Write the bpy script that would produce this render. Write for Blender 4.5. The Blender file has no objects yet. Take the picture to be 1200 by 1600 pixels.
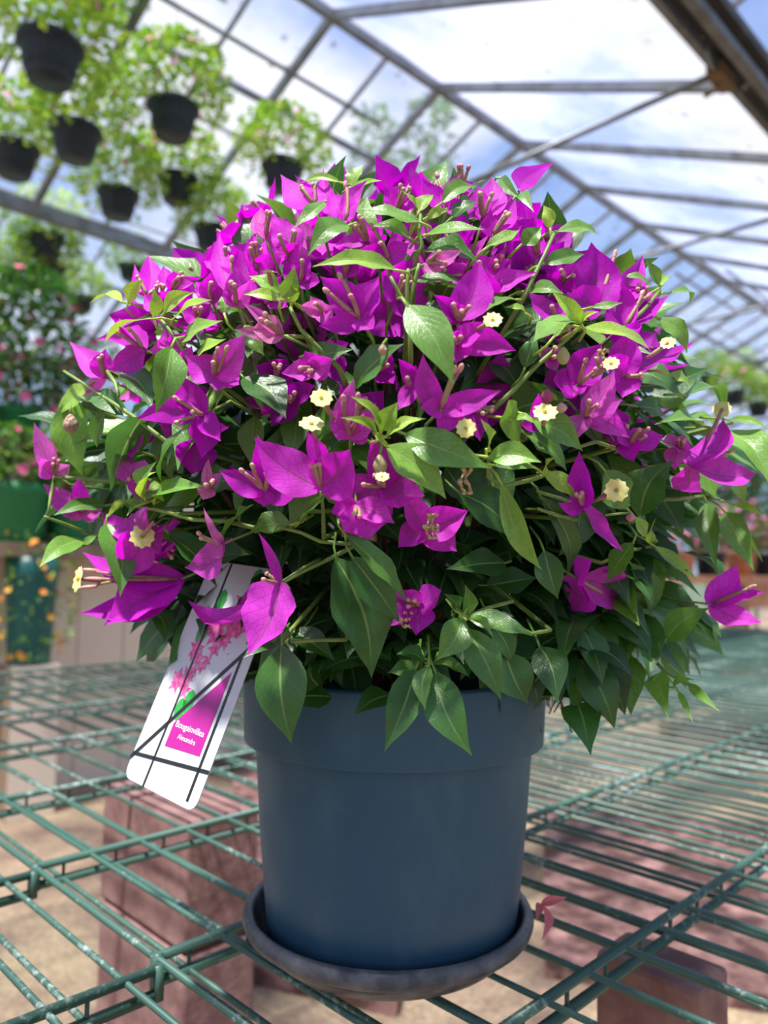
import bpy, math, random
from mathutils import Vector, Matrix
PI = math.pi
rnd = random.Random(7)
C = bpy.context.scene.collection

# ------------------------------------------------------------------ camera
CZ = 1.07                                   # camera height above the floor
F = 1202.0                                  # focal length for a 1200 px wide frame
pitch = math.radians(4.2); roll = math.radians(0.8)
FW = Vector((0, math.cos(pitch), math.sin(pitch)))
up0 = Vector((0, -math.sin(pitch), math.cos(pitch))); rt0 = Vector((1, 0, 0))
RT = rt0 * math.cos(roll) + up0 * math.sin(roll)
UP = up0 * math.cos(roll) - rt0 * math.sin(roll)
O = Vector((0, 0, CZ))
cam_d = bpy.data.cameras.new('camera'); cam = bpy.data.objects.new('camera', cam_d); C.objects.link(cam)
cam.matrix_world = Matrix.Translation(O) @ Matrix((RT, UP, -FW)).transposed().to_4x4()
cam_d.sensor_fit = 'HORIZONTAL'; cam_d.sensor_width = 36; cam_d.lens = 36 * F / 1200
cam_d.clip_start = 0.02; cam_d.clip_end = 300
cam_d.dof.use_dof = True; cam_d.dof.focus_distance = 0.47; cam_d.dof.aperture_fstop = 7.5
bpy.context.scene.camera = cam

# ------------------------------------------------------------------ world, sun, exposure
sc = bpy.context.scene
sc.view_settings.view_transform = 'Standard'; sc.view_settings.look = 'None'
sc.view_settings.gamma = 1; sc.view_settings.use_curve_mapping = False
sc.view_settings.exposure = 0.18
W = bpy.data.worlds.new('sky'); sc.world = W; W.use_nodes = True
nt = W.node_tree; nt.nodes.clear()
def N(nt, t, **k):
    n = nt.nodes.new(t)
    for a, v in k.items():
        if a == 'inp':
            for i, x in v.items(): n.inputs[i].default_value = x
        else: setattr(n, a, v)
    return n
out = N(nt, 'ShaderNodeOutputWorld'); bg = N(nt, 'ShaderNodeBackground', inp={'Strength': 0.92})
tc = N(nt, 'ShaderNodeTexCoord')
mp = N(nt, 'ShaderNodeMapping', inp={'Scale': (1.0, 1.0, 1.9), 'Location': (5.6, -2.15, 1.3)})
n1 = N(nt, 'ShaderNodeTexNoise', inp={'Scale': 2.3, 'Detail': 7.0, 'Roughness': 0.52})
cr = N(nt, 'ShaderNodeValToRGB')
cr.color_ramp.elements[0].position = 0.44; cr.color_ramp.elements[0].color = (0, 0, 0, 1)
cr.color_ramp.elements[1].position = 0.62; cr.color_ramp.elements[1].color = (1, 1, 1, 1)
sep = N(nt, 'ShaderNodeSeparateXYZ')
gr = N(nt, 'ShaderNodeValToRGB')
gr.color_ramp.elements[0].position = 0.0; gr.color_ramp.elements[0].color = (0.42, 0.62, 0.95, 1)
gr.color_ramp.elements[1].position = 0.7; gr.color_ramp.elements[1].color = (0.09, 0.24, 0.70, 1)
mx = N(nt, 'ShaderNodeMix', data_type='RGBA'); mx.inputs[7].default_value = (1.02, 1.02, 1.12, 1)
nt.links.new(tc.outputs['Generated'], mp.inputs[0]); nt.links.new(mp.outputs[0], n1.inputs['Vector'])
nt.links.new(n1.outputs[0], cr.inputs[0]); nt.links.new(tc.outputs['Generated'], sep.inputs[0])
nt.links.new(sep.outputs[2], gr.inputs[0]); nt.links.new(gr.outputs[0], mx.inputs[6])
nt.links.new(cr.outputs[0], mx.inputs[0]); nt.links.new(mx.outputs[2], bg.inputs[0]); nt.links.new(bg.outputs[0], out.inputs[0])
sl = bpy.data.lights.new('sun', 'SUN'); sl.energy = 9.0; sl.angle = math.radians(4); sl.color = (1.0, 0.96, 0.9)
so = bpy.data.objects.new('sun', sl); C.objects.link(so); so.location = (0, 0, 12)
SUN = Vector((-0.20, -0.34, 1.0)).normalized()          # towards the sun
so.rotation_euler = SUN.to_track_quat('Z', 'Y').to_euler()

# ------------------------------------------------------------------ helpers
def ray(x, y): return FW + RT * ((x - 600) / F) + UP * ((800 - y) / F)
TH = math.radians(45.2)
U = Vector((math.sin(TH), math.cos(TH), 0)); V = Vector((-math.cos(TH), math.sin(TH), 0))
def P3(u, v, z): return U * u + V * v + Vector((0, 0, z + CZ))      # z measured from camera height
def at_depth(x, y, d):
    r = ray(x, y); return O + r * (d / r.y)
def at_v(x, y, v):
    r = ray(x, y); return O + r * (v / r.dot(V))
def at_z(x, y, z):
    r = ray(x, y); return O + r * (z / r.z)

class MB:
    def __init__(s): s.v = []; s.f = []; s.uv = []; s.t = []; s.m = []
    def vert(s, p, uv=(0, 0), tone=0.5):
        s.v.append((p[0], p[1], p[2])); s.uv.append(uv); s.t.append(tone); return len(s.v) - 1
    def face(s, idx, m=0): s.f.append(tuple(idx)); s.m.append(m)
    def box(s, c, ax, ay, az, tone=0.5, m=0):
        c = Vector(c); k = [s.vert(c + ax * i + ay * j + az * l, ((i + 1) / 2, (l + 1) / 2), tone) for i in (-1, 1) for j in (-1, 1) for l in (-1, 1)]
        for q in ((0, 1, 3, 2), (4, 6, 7, 5), (0, 4, 5, 1), (2, 3, 7, 6), (0, 2, 6, 4), (1, 5, 7, 3)): s.face([k[i] for i in q], m)
    def tube(s, pts, r, n=8, tone=0.5, m=0, cap=True):
        pts = [Vector(p) for p in pts]; rs = r if isinstance(r, (list, tuple)) else [r] * len(pts)
        rings = []; ref = None
        for i, p in enumerate(pts):
            d = (pts[min(i + 1, len(pts) - 1)] - pts[max(i - 1, 0)])
            d = d.normalized() if d.length > 1e-9 else Vector((0, 0, 1))
            if ref is None: ref = d.orthogonal().normalized()
            ref = (ref - d * ref.dot(d))
            ref = ref.normalized() if ref.length > 1e-6 else d.orthogonal().normalized()
            b = d.cross(ref)
            rings.append([s.vert(p + (ref * math.cos(2 * PI * k / n) + b * math.sin(2 * PI * k / n)) * rs[i], (k / n, i / len(pts)), tone) for k in range(n)])
        for a, b in zip(rings, rings[1:]):
            for k in range(n): s.face((a[k], a[(k + 1) % n], b[(k + 1) % n], b[k]), m)
        if cap: s.face(rings[0][::-1], m); s.face(rings[-1], m)
    def lathe(s, prof, c, n=64, m=0, tone=0.5, closed=False):
        c = Vector(c); rings = []
        for j, (r, z) in enumerate(prof):
            if r < 1e-6: rings.append([s.vert(c + Vector((0, 0, z)), (0, 0), tone)])
            else: rings.append([s.vert(c + Vector((r * math.cos(2 * PI * k / n), r * math.sin(2 * PI * k / n), z)), (k / n, j / len(prof)), tone) for k in range(n)])
        for a, b in zip(rings, rings[1:]):
            for k in range(n):
                q = (k + 1) % n
                if len(a) == 1 and len(b) > 1: s.face((a[0], b[q], b[k]), m)
                elif len(b) == 1 and len(a) > 1: s.face((a[k], a[q], b[0]), m)
                elif len(a) > 1: s.face((a[k], a[q], b[q], b[k]), m)
    def build(s, name, mat, parent=None, smooth=True, loc=None):
        me = bpy.data.meshes.new(name)
        vs = s.v
        if loc is not None: vs = [(a - loc[0], b - loc[1], c - loc[2]) for a, b, c in vs]
        me.from_pydata(vs, [], s.f)
        uvl = me.uv_layers.new(name='UVMap')
        li = [0] * len(me.loops); me.loops.foreach_get('vertex_index', li)
        fl = []
        for i in li: fl += s.uv[i]
        uvl.data.foreach_set('uv', fl)
        a = me.attributes.new('tone', 'FLOAT', 'POINT'); a.data.foreach_set('value', s.t)
        me.polygons.foreach_set('material_index', s.m)
        if smooth: me.polygons.foreach_set('use_smooth', [True] * len(s.f))
        for mm in (mat if isinstance(mat, (list, tuple)) else [mat]): me.materials.append(mm)
        me.update()
        o = bpy.data.objects.new(name, me); C.objects.link(o)
        if parent: o.parent = parent
        if loc is not None: o.location = loc
        return o
def tag(o, label=None, cat=None, group=None, kind=None):
    if label: o['label'] = label
    if cat: o['category'] = cat
    if group: o['group'] = group
    if kind: o['kind'] = kind
    return o
def empty(name, loc=(0, 0, 0), rz=0):
    o = bpy.data.objects.new(name, None); C.objects.link(o); o.location = loc; o.rotation_euler = (0, 0, rz)
    o.empty_display_size = 0.05
    return o
def copy_tree(o, parent=None):
    c = o.copy(); C.objects.link(c); c.parent = parent
    for ch in list(o.children): copy_tree(ch, c)
    return c

# ------------------------------------------------------------------ materials
def mat(name):
    m = bpy.data.materials.new(name); m.use_nodes = True; nt = m.node_tree; nt.nodes.clear()
    o = N(nt, 'ShaderNodeOutputMaterial'); return m, nt, o
def simple(name, col, rough=0.5, metal=0.0, col2=None, scale=20.0, lo=0.4, hi=0.6, bump=0.0, spec=0.5, detail=4.0, bscale=None):
    m, nt, o = mat(name)
    b = N(nt, 'ShaderNodeBsdfPrincipled', inp={'Base Color': (*col, 1), 'Roughness': rough, 'Metallic': metal, 'Specular IOR Level': spec})
    tc = N(nt, 'ShaderNodeTexCoord')
    if col2:
        n = N(nt, 'ShaderNodeTexNoise', inp={'Scale': scale, 'Detail': detail, 'Roughness': 0.6})
        r = N(nt, 'ShaderNodeMapRange', inp={1: lo, 2: hi}); x = N(nt, 'ShaderNodeMix', data_type='RGBA')
        x.inputs[6].default_value = (*col, 1); x.inputs[7].default_value = (*col2, 1)
        nt.links.new(tc.outputs['Object'], n.inputs['Vector']); nt.links.new(n.outputs[0], r.inputs[0])
        nt.links.new(r.outputs[0], x.inputs[0]); nt.links.new(x.outputs[2], b.inputs['Base Color'])
    if bump:
        n2 = N(nt, 'ShaderNodeTexNoise', inp={'Scale': bscale or scale * 3, 'Detail': 5.0})
        bp = N(nt, 'ShaderNodeBump', inp={'Strength': bump, 'Distance': 0.004})
        nt.links.new(tc.outputs['Object'], n2.inputs['Vector']); nt.links.new(n2.outputs[0], bp.inputs['Height']); nt.links.new(bp.outputs[0], b.inputs['Normal'])
    nt.links.new(b.outputs[0], o.inputs[0]); return m

def plant_mat(name, stops, midrib, rough, trans, vein_dark, vscale, spec=0.5, transcol=1.6, side=9.0):
    """thin leaf or bract: colour from the part's own age ('tone'), midrib, side veins, translucency"""
    m, nt, o = mat(name); L = nt.links.new
    at = N(nt, 'ShaderNodeAttribute', attribute_name='tone')
    rp = N(nt, 'ShaderNodeValToRGB'); e = rp.color_ramp.elements
    while len(e) < len(stops): e.new(0.5)
    for i, (p, c) in enumerate(stops): e[i].position = p; e[i].color = (*c, 1)
    tc = N(nt, 'ShaderNodeTexCoord'); uv = N(nt, 'ShaderNodeUVMap'); sp = N(nt, 'ShaderNodeSeparateXYZ')
    L(uv.outputs[0], sp.inputs[0]); L(at.outputs['Fac'], rp.inputs[0])
    nz = N(nt, 'ShaderNodeTexNoise', inp={'Scale': 45.0, 'Detail': 3.0}); L(tc.outputs['Object'], nz.inputs['Vector'])
    hs = N(nt, 'ShaderNodeHueSaturation'); mr = N(nt, 'ShaderNodeMapRange', inp={1: .3, 2: .7, 3: .8, 4: 1.2})
    L(nz.outputs[0], mr.inputs[0]); L(mr.outputs[0], hs.inputs['Value']); L(rp.outputs[0], hs.inputs['Color'])
    # |s| across the blade
    def M(op, a, b=None, c=None):
        n = N(nt, 'ShaderNodeMath', operation=op)
        for i, q in enumerate((a, b, c)):
            if q is None: continue
            if isinstance(q, (int, float)): n.inputs[i].default_value = q
            else: L(q, n.inputs[i])
        return n.outputs[0]
    s = M('ABSOLUTE', M('SUBTRACT', sp.outputs[0], 0.5))
    mid = N(nt, 'ShaderNodeMapRange', inp={1: 0.010, 2: 0.035, 3: 1.0, 4: 0.0}); L(s, mid.inputs[0])
    # side veins run forward from the midrib
    ph = M('SUBTRACT', M('MULTIPLY', sp.outputs[1], side), M('MULTIPLY', s, side * 0.75))
    fr = M('ABSOLUTE', M('SUBTRACT', M('FRACT', ph), 0.5))
    sv = N(nt, 'ShaderNodeMapRange', inp={1: 0.0, 2: 0.09, 3: 1.0, 4: 0.0}); L(fr, sv.inputs[0])
    vo = N(nt, 'ShaderNodeTexVoronoi', feature='DISTANCE_TO_EDGE', inp={'Scale': vscale}); L(tc.outputs['Object'], vo.inputs['Vector'])
    vv = N(nt, 'ShaderNodeMapRange', inp={1: 0.0, 2: 0.06, 3: 0.8, 4: 0.0}); L(vo.outputs['Distance'], vv.inputs[0])
    net = M('MAXIMUM', sv.outputs[0], vv.outputs[0])
    x1 = N(nt, 'ShaderNodeMix', data_type='RGBA'); x1.inputs[7].default_value = (*vein_dark, 1)
    L(M('MULTIPLY', net, 0.38), x1.inputs[0]); L(hs.outputs[0], x1.inputs[6])
    x2 = N(nt, 'ShaderNodeMix', data_type='RGBA'); x2.inputs[7].default_value = (*midrib, 1)
    fade = N(nt, 'ShaderNodeMapRange', inp={1: 0.3, 2: 1.0, 3: 0.75, 4: 0.25}); L(sp.outputs[1], fade.inputs[0])
    L(M('MULTIPLY', mid.outputs[0], fade.outputs[0]), x2.inputs[0]); L(x1.outputs[2], x2.inputs[6])
    b = N(nt, 'ShaderNodeBsdfPrincipled', inp={'Roughness': rough, 'Specular IOR Level': spec})
    L(x2.outputs[2], b.inputs['Base Color'])
    hgt = M('ADD', M('MULTIPLY', net, -0.5), M('MULTIPLY', mid.outputs[0], -1.0))
    bp = N(nt, 'ShaderNodeBump', inp={'Strength': 0.28, 'Distance': 0.0005}); L(hgt, bp.inputs['Height']); L(bp.outputs[0], b.inputs['Normal'])
    tr = N(nt, 'ShaderNodeBsdfTranslucent'); g = N(nt, 'ShaderNodeHueSaturation', inp={'Value': transcol, 'Saturation': 1.1})
    L(x2.outputs[2], g.inputs['Color']); L(g.outputs[0], tr.inputs[0])
    ms = N(nt, 'ShaderNodeMixShader', inp={0: trans}); L(b.outputs[0], ms.inputs[1]); L(tr.outputs[0], ms.inputs[2]); L(ms.outputs[0], o.inputs[0])
    return m

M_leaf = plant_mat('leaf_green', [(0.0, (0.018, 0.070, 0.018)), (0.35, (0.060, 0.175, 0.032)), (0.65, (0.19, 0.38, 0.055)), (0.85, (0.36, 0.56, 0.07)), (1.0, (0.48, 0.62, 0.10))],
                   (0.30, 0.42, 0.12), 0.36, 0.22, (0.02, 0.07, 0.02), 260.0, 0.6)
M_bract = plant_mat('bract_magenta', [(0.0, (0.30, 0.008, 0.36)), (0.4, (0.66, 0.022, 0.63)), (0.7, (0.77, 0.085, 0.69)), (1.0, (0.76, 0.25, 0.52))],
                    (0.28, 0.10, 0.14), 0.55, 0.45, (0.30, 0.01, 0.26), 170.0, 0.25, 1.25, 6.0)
M_tube = simple('flower_tube', (0.40, 0.13, 0.18), 0.6, col2=(0.36, 0.27, 0.14), scale=120)
M_bud = simple('flower_tip', (0.55, 0.20, 0.25), 0.6, col2=(0.6, 0.38, 0.28), scale=200)
M_cream = simple('blossom_cream', (0.74, 0.66, 0.20), 0.7, col2=(0.78, 0.73, 0.36), scale=150)
M_yel = simple('blossom_centre', (0.55, 0.50, 0.06), 0.6)
M_stem = simple('green_stem', (0.22, 0.33, 0.06), 0.5, col2=(0.14, 0.22, 0.05), scale=60)
M_bark = simple('brown_stem', (0.12, 0.065, 0.035), 0.8, col2=(0.22, 0.13, 0.07), scale=80, bump=0.3)
M_soil = simple('soil', (0.05, 0.028, 0.018), 0.95, col2=(0.12, 0.06, 0.035), scale=60, bump=0.6)
M_pink = simple('geranium_pink', (0.75, 0.06, 0.22), 0.6, col2=(0.85, 0.18, 0.38), scale=30)
M_orange = simple('lantana_orange', (0.85, 0.25, 0.02), 0.6, col2=(0.9, 0.5, 0.04), scale=30)
M_palepink = simple('petal_pale_pink', (0.85, 0.22, 0.42), 0.6, col2=(0.9, 0.45, 0.6), scale=30)
M_lilac = simple('petal_lilac', (0.45, 0.32, 0.75), 0.6)

# pot: slate blue plastic with dusty water marks
def pot_mat():
    m, nt, o = mat('slate_blue_plastic'); L = nt.links.new
    tc = N(nt, 'ShaderNodeTexCoord'); b = N(nt, 'ShaderNodeBsdfPrincipled', inp={'Roughness': 0.42, 'Specular IOR Level': 0.45})
    mpn = N(nt, 'ShaderNodeMapping', inp={'Scale': (1, 1, 0.45)}); L(tc.outputs['Object'], mpn.inputs[0])
    n = N(nt, 'ShaderNodeTexNoise', inp={'Scale': 22.0, 'Detail': 8.0, 'Roughness': 0.65}); L(mpn.outputs[0], n.inputs['Vector'])
    r = N(nt, 'ShaderNodeMapRange', inp={1: .5, 2: .78, 3: 0.0, 4: 0.55}); L(n.outputs[0], r.inputs[0])
    x = N(nt, 'ShaderNodeMix', data_type='RGBA'); x.inputs[6].default_value = (0.030, 0.088, 0.145, 1); x.inputs[7].default_value = (0.085, 0.15, 0.215, 1)
    L(r.outputs[0], x.inputs[0]); L(x.outputs[2], b.inputs['Base Color'])
    n3 = N(nt, 'ShaderNodeTexNoise', inp={'Scale': 14.0, 'Detail': 4.0}); L(tc.outputs['Object'], n3.inputs['Vector'])
    r3 = N(nt, 'ShaderNodeMapRange', inp={1: .3, 2: .7, 3: 0.34, 4: 0.55}); L(n3.outputs[0], r3.inputs[0]); L(r3.outputs[0], b.inputs['Roughness'])
    L(b.outputs[0], o.inputs[0]); return m
M_pot = pot_mat()
M_saucer = simple('dark_grey_plastic', (0.060, 0.062, 0.072), 0.42, col2=(0.20, 0.19, 0.19), scale=34, lo=.42, hi=.72, bump=.15)
def wire_mat():
    m, nt, o = mat('green_epoxy'); L = nt.links.new
    g = N(nt, 'ShaderNodeNewGeometry'); b = N(nt, 'ShaderNodeBsdfPrincipled', inp={'Roughness': 0.42})
    n = N(nt, 'ShaderNodeTexNoise', inp={'Scale': 130.0, 'Detail': 5.0, 'Roughness': .7}); L(g.outputs['Position'], n.inputs['Vector'])
    n2 = N(nt, 'ShaderNodeTexNoise', inp={'Scale': 7.0, 'Detail': 2.0}); L(g.outputs['Position'], n2.inputs['Vector'])
    a = N(nt, 'ShaderNodeMath', operation='MULTIPLY_ADD', inp={1: 0.8}); L(n2.outputs[0], a.inputs[0]); L(n.outputs[0], a.inputs[2])
    r = N(nt, 'ShaderNodeMapRange', inp={1: .98, 2: 1.14, 3: 0.0, 4: 0.75}); L(a.outputs[0], r.inputs[0])
    x = N(nt, 'ShaderNodeMix', data_type='RGBA'); x.inputs[6].default_value = (0.042, 0.108, 0.082, 1); x.inputs[7].default_value = (0.42, 0.52, 0.47, 1)
    L(r.outputs[0], x.inputs[0]); L(x.outputs[2], b.inputs['Base Color']); L(b.outputs[0], o.inputs[0]); return m
M_wire = wire_mat()
M_card = simple('label_card', (0.58, 0.59, 0.61), 0.4)
M_print = simple('label_magenta_print', (0.40, 0.01, 0.24), 0.4)
M_printflower = simple('label_pink_print', (0.62, 0.03, 0.26), 0.4, col2=(0.85, 0.20, 0.42), scale=260)
M_printgreen = simple('label_green_print', (0.03, 0.32, 0.05), 0.4)
M_black = simple('black_ink', (0.012, 0.014, 0.016), 0.4)
M_whiteink = simple('white_ink', (0.9, 0.88, 0.9), 0.5)
M_alu = simple('grey_aluminium', (0.20, 0.215, 0.235), 0.45, 0.55, col2=(0.13, 0.135, 0.14), scale=6)
M_gutter = simple('dirty_gutter_metal', (0.022, 0.022, 0.026), 0.6, 0.0, col2=(0.06, 0.05, 0.045), scale=5)
M_galv = simple('galvanised_wire', (0.30, 0.30, 0.31), 0.4, 0.8)
M_blackpot = simple('black_basket_plastic', (0.010, 0.022, 0.040), 0.42, spec=.4)
M_tealpot = simple('teal_planter_plastic', (0.01, 0.12, 0.11), 0.4)
M_greenpot = simple('green_planter_plastic', (0.015, 0.20, 0.06), 0.5)
M_terra = simple('terracotta', (0.45, 0.17, 0.08), 0.8, col2=(0.55, 0.28, 0.16), scale=12)
M_brown = simple('brown_ledge_wood', (0.33, 0.22, 0.14), 0.7, col2=(0.24, 0.15, 0.09), scale=9)
M_block = simple('mauve_concrete_block', (0.20, 0.10, 0.095), 0.9, col2=(0.30, 0.17, 0.155), scale=18, bump=.5)
M_slab = simple('pinkish_paving', (0.075, 0.032, 0.028), 0.85, col2=(0.40, 0.22, 0.20), scale=9, lo=.42, hi=.68, bump=.7, bscale=60, detail=9.0)
M_tree = simple('tree_bark', (0.12, 0.09, 0.06), 0.9)
def glass_mat(name, milk, mcol, dirt):
    m, nt, o = mat(name); L = nt.links.new
    g = N(nt, 'ShaderNodeNewGeometry')
    t = N(nt, 'ShaderNodeBsdfTransparent', inp={0: (0.97, 0.985, 1, 1)}); tl = N(nt, 'ShaderNodeBsdfTranslucent', inp={0: (*mcol, 1)})
    df = N(nt, 'ShaderNodeBsdfDiffuse', inp={0: (0.22, 0.21, 0.17, 1)}); gl = N(nt, 'ShaderNodeBsdfGlossy', inp={'Roughness': 0.08})
    n = N(nt, 'ShaderNodeTexNoise', inp={'Scale': 1.3, 'Detail': 5.0, 'Roughness': .6}); L(g.outputs['Position'], n.inputs['Vector'])
    r = N(nt, 'ShaderNodeMapRange', inp={1: .35, 2: .65, 3: milk * .6, 4: min(1, milk * 1.4)}); L(n.outputs[0], r.inputs[0])
    m1 = N(nt, 'ShaderNodeMixShader'); L(r.outputs[0], m1.inputs[0]); L(t.outputs[0], m1.inputs[1]); L(tl.outputs[0], m1.inputs[2])
    # spots of dried dirt and drops
    vo = N(nt, 'ShaderNodeTexVoronoi', inp={'Scale': 9.0}); L(g.outputs['Position'], vo.inputs['Vector'])
    n2 = N(nt, 'ShaderNodeTexNoise', inp={'Scale': 1.9, 'Detail': 6.0}); L(g.outputs['Position'], n2.inputs['Vector'])
    r2 = N(nt, 'ShaderNodeMapRange', inp={1: .12, 2: .30, 3: 1.0, 4: 0.0}); L(vo.outputs['Distance'], r2.inputs[0])
    r3 = N(nt, 'ShaderNodeMapRange', inp={1: .5, 2: .62, 3: 0.0, 4: 1.0}); L(n2.outputs[0], r3.inputs[0])
    mu = N(nt, 'ShaderNodeMath', operation='MULTIPLY'); L(r2.outputs[0], mu.inputs[0]); L(r3.outputs[0], mu.inputs[1])
    mu2 = N(nt, 'ShaderNodeMath', operation='MULTIPLY', inp={1: dirt}); L(mu.outputs[0], mu2.inputs[0])
    m2 = N(nt, 'ShaderNodeMixShader'); L(mu2.outputs[0], m2.inputs[0]); L(m1.outputs[0], m2.inputs[1]); L(df.outputs[0], m2.inputs[2])
    m3 = N(nt, 'ShaderNodeMixShader', inp={0: 0.04}); L(m2.outputs[0], m3.inputs[1]); L(gl.outputs[0], m3.inputs[2])
    L(m3.outputs[0], o.inputs[0]); return m
M_glass = glass_mat('roof_glass', 0.08, (0.8, 0.83, 0.9), 0.6)
M_milky = glass_mat('milky_roof_glass', 0.34, (0.62, 0.64, 0.80), 0.55)
def grime_mat():
    m, nt, o = mat('grime_film'); L = nt.links.new
    g = N(nt, 'ShaderNodeTexCoord'); n = N(nt, 'ShaderNodeTexNoise', inp={'Scale': 3.2, 'Detail': 7.0, 'Roughness': .65}); L(g.outputs['Object'], n.inputs['Vector'])
    sp = N(nt, 'ShaderNodeUVMap'); ss = N(nt, 'ShaderNodeSeparateXYZ'); L(sp.outputs[0], ss.inputs[0])
    a = N(nt, 'ShaderNodeMath', operation='MULTIPLY_ADD', inp={1: -0.5}); L(ss.outputs[0], a.inputs[0]); L(n.outputs[0], a.inputs[2])
    r = N(nt, 'ShaderNodeMapRange', inp={1: .14, 2: .40, 3: 0.0, 4: 0.6}); L(a.outputs[0], r.inputs[0])
    d = N(nt, 'ShaderNodeBsdfTranslucent', inp={0: (0.42, 0.39, 0.27, 1)}); t = N(nt, 'ShaderNodeBsdfTransparent')
    ms = N(nt, 'ShaderNodeMixShader'); L(r.outputs[0], ms.inputs[0]); L(t.outputs[0], ms.inputs[1]); L(d.outputs[0], ms.inputs[2]); L(ms.outputs[0], o.inputs[0]); return m
M_grime = grime_mat()
def floor_mat():
    m, nt, o = mat('gravel_floor'); L = nt.links.new
    tc = N(nt, 'ShaderNodeTexCoord'); b = N(nt, 'ShaderNodeBsdfPrincipled', inp={'Roughness': .9})
    n = N(nt, 'ShaderNodeTexNoise', inp={'Scale': 1.7, 'Detail': 5.0, 'Roughness': .6}); L(tc.outputs['Object'], n.inputs['Vector'])
    rp = N(nt, 'ShaderNodeValToRGB'); e = rp.color_ramp.elements
    e[0].position = .38; e[0].color = (0.13, 0.085, 0.065, 1); e[1].position = .62; e[1].color = (0.42, 0.32, 0.20, 1)
    e2 = e.new(.5); e2.color = (0.28, 0.20, 0.135, 1)
    L(n.outputs[0], rp.inputs[0])
    n2 = N(nt, 'ShaderNodeTexNoise', inp={'Scale': 60.0, 'Detail': 4.0}); L(tc.outputs['Object'], n2.inputs['Vector'])
    hs = N(nt, 'ShaderNodeHueSaturation'); mr = N(nt, 'ShaderNodeMapRange', inp={1: .3, 2: .7, 3: .7, 4: 1.3}); L(n2.outputs[0], mr.inputs[0]); L(mr.outputs[0], hs.inputs['Value'])
    L(rp.outputs[0], hs.inputs['Color']); L(hs.outputs[0], b.inputs['Base Color'])
    bp = N(nt, 'ShaderNodeBump', inp={'Strength': .6, 'Distance': .01}); L(n2.outputs[0], bp.inputs['Height']); L(bp.outputs[0], b.inputs['Normal'])
    L(b.outputs[0], o.inputs[0]); return m
M_floor = floor_mat()
def board_mat():
    m, nt, o = mat('pale_boards'); L = nt.links.new
    uv = N(nt, 'ShaderNodeUVMap'); sp = N(nt, 'ShaderNodeSeparateXYZ'); L(uv.outputs[0], sp.inputs[0])
    f = N(nt, 'ShaderNodeMath', operation='MULTIPLY', inp={1: 22.0}); L(sp.outputs[0], f.inputs[0])
    fr = N(nt, 'ShaderNodeMath', operation='FRACT'); L(f.outputs[0], fr.inputs[0])
    r = N(nt, 'ShaderNodeMapRange', inp={1: 0.0, 2: .05, 3: 1.0, 4: 0.0}); L(fr.outputs[0], r.inputs[0])
    n = N(nt, 'ShaderNodeTexNoise', inp={'Scale': 3.0, 'Detail': 4.0}); tc = N(nt, 'ShaderNodeTexCoord'); L(tc.outputs['Object'], n.inputs['Vector'])
    x0 = N(nt, 'ShaderNodeMix', data_type='RGBA'); x0.inputs[6].default_value = (0.85, 0.70, 0.53, 1); x0.inputs[7].default_value = (0.90, 0.80, 0.66, 1); L(n.outputs[0], x0.inputs[0])
    x = N(nt, 'ShaderNodeMix', data_type='RGBA'); x.inputs[7].default_value = (0.30, 0.21, 0.14, 1); L(r.outputs[0], x.inputs[0]); L(x0.outputs[2], x.inputs[6])
    b = N(nt, 'ShaderNodeBsdfPrincipled', inp={'Roughness': .75}); L(x.outputs[2], b.inputs['Base Color']); L(b.outputs[0], o.inputs[0]); return m
M_board = board_mat()

# ------------------------------------------------------------------ ground and floor
g = MB(); g.box((0, 0, -0.06), Vector((80, 0, 0)), Vector((0, 80, 0)), Vector((0, 0, 0.05)))
tag(g.build('ground', simple('grass_ground', (0.06, 0.11, 0.03), .95, col2=(0.12, .14, .05), scale=2), smooth=False), kind='structure')
g = MB(); g.box(P3(9, 3.3, -CZ - 0.03 + 0.03), U * 17, V * 6.4, Vector((0, 0, 0.03)))
for i, v in enumerate(g.v): g.v[i] = (v[0], v[1], 0.0 if v[2] > 0 else -0.03)
tag(g.build('floor', M_floor, smooth=False), kind='structure')

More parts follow.
